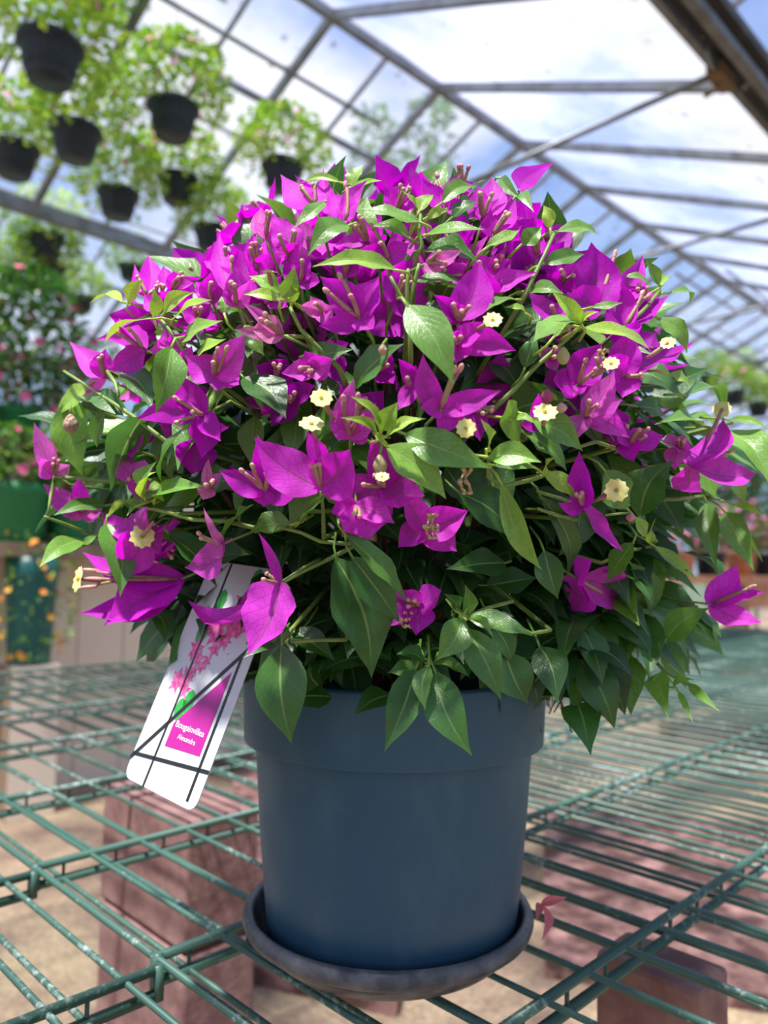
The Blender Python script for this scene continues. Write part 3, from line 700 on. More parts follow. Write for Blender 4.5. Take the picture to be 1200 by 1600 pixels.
# ---- hero flowers: centre, bract tips (x y width [dz]), tube tips, open blossoms, tone, offset
FL = [
 (165,590,[(108,533,46),(116,616,40),(165,545,40)],[],[],.75,.0),
 (225,548,[(167,578,40),(150,530,36),(185,497,36)],[(183,520),(200,512)],[],.45,.0),
 (268,548,[(232,548,30),(255,512,32),(293,520,34)],[(262,575)],[],.7,.0),
 (230,462,[(210,412,28),(231,397,36),(205,440,26)],[],[],.5,-.01),
 (268,452,[(255,414,30),(287,425,32),(302,442,30)],[],[],.6,-.01),
 (350,425,[(318,408,34),(341,380,34),(372,392,34)],[(352,385)],[],.5,-.01),
 (318,648,[(212,656,42),(314,717,46),(276,582,48),(345,690,36)],[(271,620),(299,643),(273,661)],[],.35,.015),
 (84,742,[(53,660,32),(110,726,26),(64,715,30)],[],[],.9,.0),
 (130,802,[(68,756,38),(124,742,30),(160,800,32),(95,800,26)],[],[],.7,.0),
 (336,588,[(291,556,52),(382,522,58),(374,601,48)],[(341,543),(356,541),(333,565)],[],.6,.02),
 (288,565,[(262,545,26),(300,540,28),(292,590,34)],[(296,580)],[],.8,.0),
 (492,322,[(438,272,58),(497,298,36)],[],[],.55,.0),
 (540,347,[(505,262,34),(512,300,46),(574,281,30),(545,300,34)],[(540,284)],[],.6,.01),
 (415,372,[(408,324,34),(430,331,18),(398,345,22)],[],[],.85,.0),
 (365,462,[(343,364,36),(375,388,28),(330,410,30)],[(362,400)],[],.5,.0),
 (402,422,[(400,361,24),(386,372,24),(422,395,24)],[],[],.5,.0),
 (452,402,[(430,338,52),(468,378,34),(440,372,34)],[],[],.5,.0),
 (370,477,[(368,416,42),(353,440,30),(390,438,30)],[],[],.7,.01),
 (440,523,[(378,471,22),(366,515,24),(392,515,46)],[],[],.92,.02),
 (503,488,[(468,478,28),(485,462,26),(510,510,30),(520,480,26)],[(492,474)],[],.85,.01),
 (562,498,[(500,432,56),(592,432,56),(584,513,40),(498,509,36)],[(506,451),(529,427),(547,460)],[],.5,.025),
 (608,406,[(626,343,24),(560,390,34),(640,380,34)],[(594,378),(578,350)],[],.5,.0),
 (575,378,[(555,328,28),(523,383,24),(590,350,28)],[],[],.55,.0),
 (488,577,[(439,583,40),(519,560,42),(476,548,38),(495,595,34)],[(468,575),(483,580)],[],.75,.015),
 (642,602,[(622,560,26),(650,570,30),(622,640,30)],[(636,590)],[],.5,.0),
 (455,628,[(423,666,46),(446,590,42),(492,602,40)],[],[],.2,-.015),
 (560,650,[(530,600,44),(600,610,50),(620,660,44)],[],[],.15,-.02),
 (698,327,[(659,278,36),(720,271,28),(727,312,30)],[(682,270)],[],.5,.0),
 (755,343,[(768,276,50),(748,290,40),(780,310,34)],[],[],.55,.0),
 (812,297,[(867,253,40,.005)],[],[],.45,.01),
 (770,368,[(806,309,48),(817,352,28),(765,330,34)],[],[],.45,.0),
 (765,457,[(791,384,34),(839,425,38),(760,425,46)],[(748,408)],[],.5,.0),
 (716,502,[(749,408,66),(677,460,30),(700,470,44)],[(708,474),(734,478),(722,485)],[],.5,.015),
 (716,537,[(807,548,48),(762,503,40),(712,567,46),(700,520,36)],[(708,528),(720,526)],[],.5,.02),
 (688,642,[(661,552,44),(784,610,40),(656,636,36),(728,662,52)],[(711,573),(722,570)],[],.6,.03),
 (740,640,[(757,617,40),(750,690,36)],[],[],.5,-.005),
 (935,478,[(924,378,80),(1004,398,46),(884,462,58),(960,440,50)],[(962,392)],[],.42,.0),
 (975,512,[(971,437,36),(1046,461,44),(948,522,60),(985,540,50)],[(1005,455),(1016,459)],[],.42,.01),
 (868,492,[(826,456,40),(896,480,34),(875,508,34)],[(862,478)],[],.45,.01),
 (770,432,[(740,395,40),(800,405,34),(790,450,36)],[],[],.6,-.01),
 (902,602,[(941,536,60),(864,593,52),(945,598,34),(890,625,40)],[(916,560),(933,575)],[],.42,.01),
 (975,588,[(1086,534,58),(985,514,54),(972,622,46),(940,560,44)],[(1003,585),(1004,590)],[],.4,.015),
 (915,652,[(960,578,46),(973,625,54),(985,685,40),(897,690,40)],[(921,625),(935,632)],[],.75,.02),
 (985,692,[(960,638,40),(1037,680,46),(990,722,38)],[(1000,670),(1010,680),(1015,668)],[],.45,.01),
 (1078,728,[(1130,654,56),(1182,740,52),(1098,768,44),(1095,720,30)],[(1125,697),(1148,703),(1135,712)],[],.6,.02),
 (910,790,[(905,704,50),(974,862,32),(872,785,24)],[],[],.45,.03),
 (903,905,[(992,955,62),(893,955,62),(925,876,44)],[(960,928),(985,920)],[],.55,.02),
 (1110,945,[(1151,881,48),(1196,925,30),(1191,973,42)],[(1180,915)],[],.6,.01),
 (937,1030,[(915,1090,32),(946,1082,32),(930,1060,32)],[],[],.85,.015),
 (840,662,[(842,614,24),(813,662,26),(870,640,24)],[],[],.45,.01),
 (598,760,[(580,684,52),(517,800,62),(664,775,64)],[(566,757),(585,742),(592,752)],[],.55,.02),
 (556,790,[(576,844,96,.012),(617,818,44),(518,802,40)],[(553,803),(562,808)],[],.6,.03),
 (662,825,[(732,797,60),(628,768,44),(714,862,52),(622,856,42)],[],[],.5,.02),
 (500,762,[(397,684,74),(546,702,84),(478,672,46)],[],[],.5,.035),
 (415,767,[(342,735,42),(412,792,44),(470,766,42),(402,680,44)],[(375,733),(393,725),(416,738)],[],.42,.02),
 (548,682,[(515,640,40),(577,664,36),(552,592,44),(588,628,34)],[(536,618),(560,615),(545,655)],[],.7,.015),
 (310,690,[(300,742,66),(358,668,44),(330,640,40)],[],[],.25,-.01),
 (325,762,[(326,716,18),(349,740,28),(317,781,30)],[],[],.88,.02),
 (348,850,[(318,792,20),(288,887,54),(354,850,26),(330,872,34)],[(308,832),(312,840)],[],.85,.03),
 (437,912,[(404,832,18),(293,938,50),(388,1024,90,.012),(345,1028,54,-.01)],[(415,895),(410,905)],[],.7,.045),
 (222,828,[(189,904,62),(252,866,46),(174,830,44),(230,790,36)],[(212,812)],[],.65,.025),
 (285,905,[(162,978,88),(124,958,60),(128,862,52)],[(132,890),(128,918),(136,904)],[],.42,.01),
 (258,858,[(240,888,36),(268,872,34),(280,840,34)],[],[],.55,.0),
 (654,945,[(608,924,50),(690,922,54),(650,993,52),(610,978,36)],[],[],.55,.03),
 (668,410,[(722,391,30),(712,408,26),(690,425,26)],[],[],.95,.015),
 (620,330,[(600,290,34),(640,285,34),(655,310,30)],[],[],.55,-.01),
 (540,430,[(520,385,34),(555,395,34)],[],[],.4,-.015),
 (470,440,[(445,405,34),(485,400,36),(500,440,30)],[(472,405)],[],.45,-.005),
 (420,470,[(395,440,34),(440,430,34),(450,480,30)],[],[],.4,-.005),
 (330,470,[(305,440,36),(330,425,34),(360,455,30)],[(330,440)],[],.5,-.005),
 (620,470,[(600,430,34),(640,440,34),(640,500,30)],[],[],.4,-.01),
 (690,420,[(660,440,34),(700,385,34),(735,440,30)],[],[],.55,-.01),
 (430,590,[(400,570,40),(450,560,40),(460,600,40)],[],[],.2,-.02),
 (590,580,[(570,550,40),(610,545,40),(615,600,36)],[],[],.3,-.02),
 (200,700,[(180,670,40),(225,680,40),(190,735,36)],[],[],.4,-.01),
 (210,745,[(190,720,44),(240,735,40),(215,780,36)],[],[],.85,-.005),
 (230,830,[(160,800,40),(270,810,44),(250,880,40)],[],[],.6,.0),
 (860,560,[(845,540,26),(880,545,28),(870,580,26)],[],[],.8,.0),
 (870,520,[(845,500,30),(900,510,30),(880,540,30)],[],[],.45,-.01),
 (960,660,[(930,640,40),(985,650,40),(960,700,40)],[],[],.45,-.01),
 (1060,700,[(1035,690,34),(1070,680,36),(1055,735,34)],[],[],.8,.0),
 (1000,480,[(985,450,34),(1020,455,34)],[],[],.4,-.005),
 (880,440,[(855,430,30),(900,410,34),(905,455,30)],[],[],.45,-.015),
 (840,400,[(822,380,20),(850,372,22)],[],[],.5,-.01),
 (650,370,[(635,340,34),(670,340,34),(640,400,30)],[],[],.5,-.015),
 (720,300,[(700,278,26),(740,285,26)],[],[],.5,-.01),
 (310,500,[(285,480,34),(330,475,36),(340,510,34)],[],[],.45,-.01),
 (250,480,[(225,460,30),(270,455,32)],[],[],.5,-.015),
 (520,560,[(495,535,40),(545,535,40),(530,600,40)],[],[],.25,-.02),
]
def flower_tube(mb, b, t, r=.0011, rng=rnd, openf=False):
    d = t - b; sidev = Vector((rng.uniform(-1, 1), rng.uniform(-1, 1), rng.uniform(-1, 1))) * d.length * .06
    P = [b + d * k + sidev * math.sin(PI * k) for k in (0, .2, .45, .7, .85)]
    mb.tube(P, [r * .7, r * 1.3, r * 1.15, r * 1.0, r * 1.05], 7, m=0)
    if not openf:
        P2 = [b + d * k for k in (.84, .89, .95, 1.0, 1.03)]
        mb.tube(P2, [r * 1.05, r * 1.3, r * 1.4, r * 1.1, r * .4], 7, m=1)
def star(c, n, R, rng):
    mb = MB(); n = n.normalized(); a = n.orthogonal().normalized(); b = n.cross(a); k = 20; ph = rng.uniform(0, 1)
    c0 = mb.vert(c - n * R * .12); ins = []; o1 = []; o2 = []
    for i in range(k):
        an = 2 * PI * (i + ph) / k; dr = a * math.cos(an) + b * math.sin(an)
        rr = R * (1.0 if i % 2 == 0 else .84) * rng.uniform(.93, 1.05)
        ins.append(mb.vert(c + dr * R * .18 - n * R * .05)); o1.append(mb.vert(c + dr * R * .66 + n * R * rng.uniform(0.02, .12))); o2.append(mb.vert(c + dr * rr + n * R * rng.uniform(-.05, .12)))
    for i in range(k):
        j = (i + 1) % k; mb.face((c0, ins[i], ins[j]), 1); mb.face((ins[i], o1[i], o1[j], ins[j])); mb.face((o1[i], o2[i], o2[j], o1[j]))
    for q in range(5):
        an = q * 1.257; p = c + (a * math.cos(an) + b * math.sin(an)) * R * .12
        mb.tube([p - n * R * .05, p + n * R * .12], R * .05, 5, m=1)
    return mb
def make_flower(c, tips, tubes, tone, rng, coil=False):
    """c base point, tips = [(point, halfwidth)], tubes = points"""
    axis = Vector((0, 0, 0))
    for t, _ in tips: axis += (t - c).normalized()
    tc_ = axis.normalized() if axis.length > .2 else (O - c).normalized()
    view = ((O - c).normalized() * .8 + Vector((0, 0, .25))).normalized()
    fm = MB(); inn = (CC - c).normalized()
    st = c - tc_ * .012 + inn * .012
    fm.tube([c + tc_ * .001, st, st + inn * .03 + Vector((0, 0, -.01))], [.0009, .0009, .0011], 6, m=2)
    if not tubes and len(tips) > 1:
        tubes = [c + (tc_ * .7 + view * .5 + Vector((rng.uniform(-.3, .3), rng.uniform(-.3, .3), rng.uniform(-.3, .3)))).normalized() * .016 for _ in range(3)]
    for tp in tubes: flower_tube(fm, c + (tp - c) * .05, tp, rng=rng)
    fo = _pp(fm, 'flower', [M_tube, M_bud, M_stem], plant)
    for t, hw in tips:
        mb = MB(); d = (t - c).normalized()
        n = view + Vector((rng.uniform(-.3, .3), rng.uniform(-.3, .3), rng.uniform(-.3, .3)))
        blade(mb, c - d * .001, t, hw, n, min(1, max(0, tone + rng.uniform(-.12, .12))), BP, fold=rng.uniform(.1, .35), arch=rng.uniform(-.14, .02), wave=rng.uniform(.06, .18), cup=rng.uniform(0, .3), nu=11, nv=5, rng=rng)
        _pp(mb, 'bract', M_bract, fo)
    return fo
flowers = []
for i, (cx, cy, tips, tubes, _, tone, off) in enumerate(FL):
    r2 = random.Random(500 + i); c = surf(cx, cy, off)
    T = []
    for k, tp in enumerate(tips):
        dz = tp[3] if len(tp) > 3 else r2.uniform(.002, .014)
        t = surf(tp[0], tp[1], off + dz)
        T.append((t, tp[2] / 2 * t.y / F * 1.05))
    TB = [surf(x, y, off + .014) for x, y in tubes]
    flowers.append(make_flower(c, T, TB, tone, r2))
# creamy open blossoms: x y, radius px, facing (0 camera, 1 up), parent flower index, tube foot x y
BL = [(502, 622, 19, .42, 55, 522, 655), (487, 662, 22, .55, 53, 498, 705), (728, 669, 17, .15, 34, 715, 650), (770, 500, 16, .4, 33, 745, 515),
      (955, 568, 14, .4, 40, 925, 590), (1043, 536, 13, .4, 41, 1010, 560), (963, 766, 20, .0, 45, 925, 785), (222, 838, 20, .05, 60, 240, 815),
      (852, 644, 20, .45, 49, 848, 668), (1128, 640, 16, .3, 44, 1105, 690), (597, 745, 12, .5, 50, 600, 760), (122, 905, 22, .2, 61, 165, 908), (420, 425, 14, .8, 16, 425, 445)]
for i, (x, y, r, f, par, fx, fy) in enumerate(BL):
    r2 = random.Random(900 + i); p = surf(x, y, .045 + (.02 if i == 10 else 0)); ft = surf(fx, fy, .025)
    n = (O - p).normalized() * (1 - f) + Vector((0, 0, 1)) * f
    if i == 11: n = Vector((-.8, -.6, .15))
    fo = flowers[min(par, len(flowers) - 1)]
    s = star(p, n, r * p.y / F, r2)
    _pp(s, 'blossom', [M_cream, M_yel], fo)
    tb = MB(); d = p - ft; tb.tube([ft, ft + d * .4 - n * .001, ft + d * .8 - n * .001, p - n * .0008], [.0010, .0015, .0013, .0012], 7); _pp(tb, 'flower_tube', M_tube, fo)
# buds and withered coils
def coil(x, y, h, seedn, par):
    r2 = random.Random(seedn); mb = MB()
    for q in range(2):
        pts = []
        for k in range(16):
            a = k * .8; pts.append(surf(x + q * 9 + math.sin(a * .7 + q) * 4 + r2.uniform(-1.5, 1.5), y - h / 2 + h * k / 15 + 3 * math.cos(a * 1.3), .035 + .004 * math.cos(a)))
        mb.tube(pts, [.0006 + .0007 * abs(math.sin(k * .6)) for k in range(16)], 6)
    _pp(mb, 'withered_floret', simple('withered', (.5, .36, .20), .7) if seedn == 1 else bpy.data.materials['withered'], par)
coil(668, 822, 44, 1, flowers[52]); coil(630, 968, 26, 2, flowers[63]); coil(722, 752, 44, 3, flowers[34]); coil(935, 560, 30, 4, flowers[40])
def bud(x, y, w, h, mt, name='flower_bud', sx=None, sy=None):
    c = surf(x, y, .035); k = c.y / F; mb = MB()
    P = [c + UP * (h / 2 * k * s) for s in (1, .7, .35, 0, -.4, -.8, -1)]; mb.tube(P, [w / 2 * k * s for s in (.22, .55, .82, 1, .9, .62, .25)], 12, m=0)
    for q in range(len(mb.v)):
        a = Vector(mb.v[q]) - c; f = .80 if (q % 12) % 3 == 0 else 1.06; ax = UP * a.dot(UP); mb.v[q] = tuple(c + ax + (a - ax) * f)
    if sx is not None: e = surf(sx, sy, .028); mb.tube([P[0], (P[0] + e) / 2, e], .0008, 6, m=1)
    mb_o = _pp(mb, name, [mt, M_stem], plant)
M_palebud = simple('pale_bud', (.42, .20, .17), .8, col2=(.50, .38, .24), scale=160, lo=.45, hi=.55, bump=.8); M_greenbud = simple('green_bud', (.36, .36, .10), .7, col2=(.45, .35, .2), scale=90)
bud(110, 662, 22, 30, M_palebud, sx=110, sy=628); bud(594, 726, 22, 32, M_greenbud, sx=597, sy=690); bud(880, 556, 20, 28, M_greenbud); bud(985, 808, 14, 14, M_bud, sx=945, sy=805)
bud(877, 637, 18, 16, M_bud); bud(855, 619, 20, 22, simple('dark_bud', (.35, .05, .13), .6)); bud(598, 547, 14, 18, M_palebud, sx=604, sy=530); bud(730, 660, 1, 1, M_bud) if False else None

# ---- branches
STEMS = [[(100,580),(150,612),(205,648),(260,690)],[(145,628),(118,622),(110,630)],[(185,620),(180,598),(167,580)],[(250,498),(262,512),(278,533),(300,570)],
 [(69,807),(100,818),(132,831),(170,850)],[(75,803),(80,770),(84,745)],[(215,792),(260,800),(300,812),(350,814),(420,830)],[(240,795),(270,803)],
 [(440,912),(470,895),(505,878),(560,850)],[(430,822),(470,832),(500,846),(545,850),(580,830)],[(502,768),(505,800),(506,840)],[(472,816),(480,800)],
 [(453,480),(470,515),(500,545),(530,575)],[(400,522),(440,526),(478,526)],[(610,432),(625,462),(640,480),(642,560)],[(638,420),(636,450),(637,478)],[(655,412),(648,440),(640,470)],[(657,335),(655,365),(660,385),(650,400)],
 [(867,362),(850,400),(830,440),(810,480)],[(910,508),(880,535),(840,570),(800,612),(765,645)],[(594,690),(597,720),(600,760)],[(764,715),(762,745),(785,760),(830,750),(850,742)],[(550,680),(575,690),(594,700)],
 [(840,768),(880,780),(930,800)],[(840,795),(870,805),(900,812)],[(1075,660),(1110,668),(1145,660)],[(1010,855),(1040,852),(980,860),(940,880)],[(1090,948),(1060,945),(1020,930)],[(1075,1070),(1040,1050),(1000,1010)],
 [(455,1003),(500,1000),(540,1000)],[(440,1010),(443,1000),(450,990)],[(725,965),(760,950),(800,940)],[(665,1040),(668,1070),(660,1060)],[(1030,455),(1010,480),(990,500)],[(900,700),(930,690),(960,700)],[(800,975),(830,990),(860,985)],[(1125,780),(1100,775),(1060,780)]]
for i, s in enumerate(STEMS):
    mb = MB(); pts = [surf(x, y, .014 - .004 * k) for k, (x, y) in enumerate(s)]
    e = pts[-1]; pts.append(e + (CC + Vector((0, 0, -.08)) - e) * .3)
    # smooth
    sm = []
    for a, b in zip(pts, pts[1:]): sm += [a, a * .5 + b * .5]
    sm.append(pts[-1]); n = len(sm); mb.tube(sm, [.0010 + .0008 * k / n for k in range(n)], 8)
    _pp(mb, 'stem', M_stem, plant)
soil_c = PB + Vector((0, 0, .19))
for i in range(36):
    r2 = random.Random(40 + i); an = i * 2.399; ph = r2.uniform(.05, .95)
    e = CC + Vector((math.cos(an) * CRX * math.sin(ph * 1.9), math.sin(an) * CRY * math.sin(ph * 1.9), CRZ * math.cos(ph * 1.9))) * .82
    s = soil_c + Vector((math.cos(an) * .02, math.sin(an) * .02, -.01)); mb = MB(); md = (s + e) / 2 + Vector((0, 0, .05 * math.sin(ph * 1.9))) + Vector((math.cos(an), math.sin(an), 0)) * -.01
    pts = []
    for k in range(9):
        t = k / 8; p = s * (1 - t) ** 2 + md * 2 * t * (1 - t) + e * t * t; pts.append(p + Vector((r2.uniform(-1, 1), r2.uniform(-1, 1), r2.uniform(-1, 1))) * .004 * (k > 0))
    mb.tube(pts, [.0045 - .0032 * k / 8 for k in range(9)], 7); _pp(mb, 'branch', M_bark, plant)
# fallen root fibre tuft at the right edge of the rim
mb = MB(); r2 = random.Random(5); tb = at_depth(862, 1060, .62)
for k in range(60):
    a = tb + Vector((r2.uniform(-.02, .02), r2.uniform(-.03, .03), r2.uniform(-.02, .025))); b = a + Vector((r2.uniform(-.015, .02), r2.uniform(-.015, .015), r2.uniform(-.03, .01)))
    mb.tube([a, (a + b) / 2 + Vector((r2.uniform(-.004, .004), 0, .004)), b], .0006, 4)
_pp(mb, 'dry_fibre', simple('dry_fibre', (.16, .07, .045), .9), plant)['kind'] = 'stuff'

# ---- inner and rear foliage too many to count
r2 = random.Random(77)
def rdir():
    z = r2.uniform(-1, 1); a = r2.uniform(0, 2 * PI); s = math.sqrt(1 - z * z); return Vector((s * math.cos(a), s * math.sin(a), z))
cnt = 0
while cnt < 1300:
    d = rdir()
    if d.z < -.55: continue
    front = d.y < .15
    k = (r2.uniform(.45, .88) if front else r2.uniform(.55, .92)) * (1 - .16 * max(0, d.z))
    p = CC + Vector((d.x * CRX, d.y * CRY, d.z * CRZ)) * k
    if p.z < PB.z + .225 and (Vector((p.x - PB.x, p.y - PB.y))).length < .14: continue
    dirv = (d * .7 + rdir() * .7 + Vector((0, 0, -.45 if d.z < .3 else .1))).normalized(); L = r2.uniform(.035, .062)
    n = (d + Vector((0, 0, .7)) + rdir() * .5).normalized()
    shade_tone = r2.uniform(0, .25) if k < .72 else r2.uniform(.12, .7)  # inner leaves coloured darker to stand for shade inside the canopy
    blade(rest, p, p + dirv * L, L * r2.uniform(.24, .30), n, shade_tone, LP, fold=r2.uniform(.1, .4), arch=r2.uniform(.03, .15), wave=.1, nu=6, nv=2, rng=r2, hook=.04); cnt += 1
for k in range(620):                                   # dense skirt above the rim, canopy shade painted in as dark leaf tone
    a = 2 * PI * k / 62 + r2.uniform(-.05, .05); zz = r2.uniform(.225, .36); R = r2.uniform(.105, .150 + (zz - .225) * .45)
    if math.sin(a) < -.3: R = min(R, .148)
    p = PB + Vector((math.cos(a) * R, math.sin(a) * R, zz)); o_ = Vector((math.cos(a), math.sin(a), 0)); L = r2.uniform(.035, .055)
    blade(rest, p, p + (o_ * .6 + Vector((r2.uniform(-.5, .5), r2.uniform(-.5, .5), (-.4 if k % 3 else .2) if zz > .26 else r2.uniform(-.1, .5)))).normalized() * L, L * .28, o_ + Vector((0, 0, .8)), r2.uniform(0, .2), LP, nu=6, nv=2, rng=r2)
for (lx, ly, ld, lr, ln) in ((980, 800, .66, .07, 75), (940, 920, .64, .06, 60), (1000, 960, .68, .045, 26), (970, 560, .68, .045, 24), (900, 850, .60, .05, 45), (840, 960, .60, .06, 60), (330, 950, .66, .05, 40), (200, 720, .66, .05, 40), (470, 950, .60, .05, 40), (1020, 690, .68, .045, 18)):
    lc_ = at_depth(lx, ly, ld)
    for _ in range(ln):
        d = rdir(); p = lc_ + d * lr * r2.uniform(.3, 1); L = r2.uniform(.035, .055)
        if (Vector((p.x - PB.x, p.y - PB.y))).length < .14 and p.z < PB.z + .225: continue
        dv = (d * .5 + (p - CC).normalized() * .6 + rdir() * .5 + Vector((0, 0, -.3))).normalized()
        blade(rest, p, p + dv * L, L * r2.uniform(.26, .31), Vector((0, -.5, .8)) + rdir() * .5, r2.uniform(.15, .7) if lx > 900 else r2.uniform(0, .3), LP, fold=r2.uniform(.1, .4), arch=r2.uniform(.03, .15), wave=.1, nu=6, nv=2, rng=r2, hook=.04)
_pp(rest, 'foliage', M_leaf, plant)['kind'] = 'stuff'
mass = MB(); cnt = 0
while cnt < 230:
    d = rdir()
    if d.z < -.25: continue
    front = d.y < 0.1
    if front and r2.random() < .35: continue
    k = r2.uniform(.68, .86) if front else r2.uniform(.80, .97)
    if front and d.z < .1: 
        if r2.random() < .75: continue
    c = CC + Vector((d.x * CRX, d.y * CRY, d.z * CRZ)) * k; ax = (d + rdir() * .5 + Vector((0, 0, .3))).normalized(); e1 = ax.orthogonal().normalized(); e2 = ax.cross(e1); L = r2.uniform(.030, .040); ph = r2.uniform(0, 6); op = r2.uniform(.5, 1.1); tn = r2.uniform(.25, .8)
    for q in range(3):
        a = ph + q * 2.094; rd = e1 * math.cos(a) + e2 * math.sin(a)
        blade(mass, c, c + (ax * math.cos(op) + rd * math.sin(op)) * L, L * .40, ax - rd * .6, tn + r2.uniform(-.1, .1), BP, fold=.2, arch=-.08, wave=.12, cup=.2, nu=7, nv=3, rng=r2)
    for q in range(3): mass.tube([c, c + (ax + rdir() * .25).normalized() * .017], .0013, 5, m=1)
    cnt += 1
_pp(mass, 'rear_bracts', [M_bract, M_tube], plant)['kind'] = 'stuff'

# ------------------------------------------------------------------ fallen bract on the saucer rim
m = MB(); c = at_depth(846, 1412, .655)
blade(m, c, at_depth(886, 1402, .65), .004, Vector((0, -1, .6)), .95, BP, fold=.6, nu=8, nv=3)
blade(m, c + Vector((.001, 0, -.001)), at_depth(846, 1470, .63), .0048, Vector((.3, -1, .3)), .95, BP, fold=.6, nu=8, nv=3)
blade(m, c + Vector((-.001, 0, 0)), at_depth(838, 1440, .64), .004, Vector((-.3, -1, .3)), .9, BP, fold=.7, nu=8, nv=3)
o = m.build('fallen_flower', plant_mat('withered_bract', [(0, (.55, .08, .14)), (1, (.70, .22, .24))], (.4, .2, .12), .6, .3, (.4, .08, .1), 200.0), None)
tag(o, 'withered pink flower caught on the right rim of the saucer', 'fallen flower')

# ------------------------------------------------------------------ plant label
A0 = at_depth(193, 1213, .555); A1 = at_depth(303, 1270, .50); A2 = at_depth(298, 900, .60)
ex = (A1 - A0); cw = ex.length; ex.normalize(); ey = (A2 - A0); ey = ey - ex * ey.dot(ex); chh = .165; ey.normalize(); ez = ex.cross(ey).normalized()
if ez.dot(O - A0) < 0: ez = -ez
lab = tag(empty('plant_label', A0), 'white plant label with a magenta triangle, leaning against the left side of the pot', 'plant label')
LB = A0.copy()
def lp(x, y, z=0): return ex * (x * cw) + ey * (y * cw) + ez * z
def poly(pts, z0_, z1_):
    mb = MB(); lo = [mb.vert(lp(x, y, z0_)) for x, y in pts]; hi = [mb.vert(lp(x, y, z1_)) for x, y in pts]; mb.face(hi); mb.face(lo[::-1]); n = len(pts)
    for i in range(n): mb.face((lo[i], lo[(i + 1) % n], hi[(i + 1) % n], hi[i]))
    return mb
hh = chh / cw
def rr(x0, y0, x1, y1, r):
    P = []
    for cx, cy, a0 in ((x1 - r, y0 + r, -90), (x1 - r, y1 - r, 0), (x0 + r, y1 - r, 90), (x0 + r, y0 + r, 180)):
        for k in range(5): a = math.radians(a0 + 22.5 * k); P.append((cx + r * math.cos(a), cy + r * math.sin(a)))
    return P
def addl(mb, name, m): return mb.build(name, m, lab, smooth=False)
addl(poly(rr(0, 0, 1, hh, .09), -.0006, .0), 'card', M_card)
def strip(x0, y0, x1, y1, w, z=.0004):
    dx, dy = x1 - x0, y1 - y0; l = math.hypot(dx, dy); nx, ny = -dy / l * w / 2, dx / l * w / 2
    return poly([(x0 + nx, y0 + ny), (x0 - nx, y0 - ny), (x1 - nx, y1 - ny), (x1 + nx, y1 + ny)], .0001, z)
addl(strip(-.01, .16, 1.0, 1.36, .035), 'printed_line', M_black)
addl(strip(.0, .20, 1.0, .30, .03), 'printed_line', M_black)
addl(strip(.30, .0, .30, hh, .022), 'printed_line', M_black)
addl(strip(.88, .05, .88, 1.22, .028), 'printed_line', M_black)
addl(strip(.0, 2.0, 1.0, 2.06, .03), 'printed_line', M_black)
addl(poly([(.37, .35), (.83, .38), (.83, 1.06), (.37, .54)], .0001, .0003), 'printed_triangle', M_print)
r3 = random.Random(12)
mb = MB()
for k in range(46):
    t = r3.random(); x = .22 + .66 * t + r3.uniform(-.12, .12); y = .72 + .95 * t + r3.uniform(.0, .42)
    if y < .30 + 1.19 * x: y = .30 + 1.19 * x
    x = min(.95, max(.1, x)); s = r3.uniform(.06, .11); P = []
    for q in range(10): a = q * PI / 5 + t * 7; rr_ = s * (1 if q % 2 == 0 else .4); P.append(lp(x + rr_ * math.cos(a), y + rr_ * math.sin(a), .00025 + k * .000004))
    mb.face([mb.vert(p) for p in P])
addl(mb, 'printed_flowers', M_printflower)
mb = MB()
for x, y in ((.38, .66), (.45, .74), (.22, 1.45), (.35, 1.62), (.27, 1.3), (.7, 1.85)):
    P = [lp(x + .07 * math.cos(a * .785), y + .10 * math.sin(a * .785), .0002) for a in range(8)]; mb.face([mb.vert(p) for p in P])
addl(mb, 'printed_leaves', M_printgreen)
def text_mesh(s, size, ox, oy, m, name, ang=0.0):
    cu = bpy.data.curves.new(name, 'FONT'); cu.body = s; cu.size = size * cw; cu.align_x = 'CENTER'; to = bpy.data.objects.new('tmp_text', cu); C.objects.link(to)
    bpy.context.view_layer.update(); me = bpy.data.meshes.new_from_object(to.evaluated_get(bpy.context.evaluated_depsgraph_get()))
    bpy.data.objects.remove(to); bpy.data.curves.remove(cu)
    ca, sa_ = math.cos(ang), math.sin(ang)
    for v in me.vertices:
        x, y = v.co.x / cw, v.co.y / cw; v.co = lp(ox + x * ca - y * sa_, oy + x * sa_ + y * ca, .0006)
    me.materials.append(m); o = bpy.data.objects.new(name, me); C.objects.link(o); o.parent = lab
text_mesh('Bougainvillea', .075, .60, .52, M_whiteink, 'lettering'); text_mesh('Alexandra', .058, .61, .44, M_whiteink, 'lettering')
text_mesh('GARDEN CENTRES', .035, .50, .80, M_black, 'lettering', math.atan2(1.2, 1.0)) if False else None
# stake that holds the card in the soil
m = MB(); a = lp(.55, hh * .93, -.0012); b = PB + Vector((-.09, -.03, .20)) - LB
m.tube([a, (a + b) / 2 + Vector((0, 0, .02)), b], .0016, 6); m.build('stake', M_card, lab)

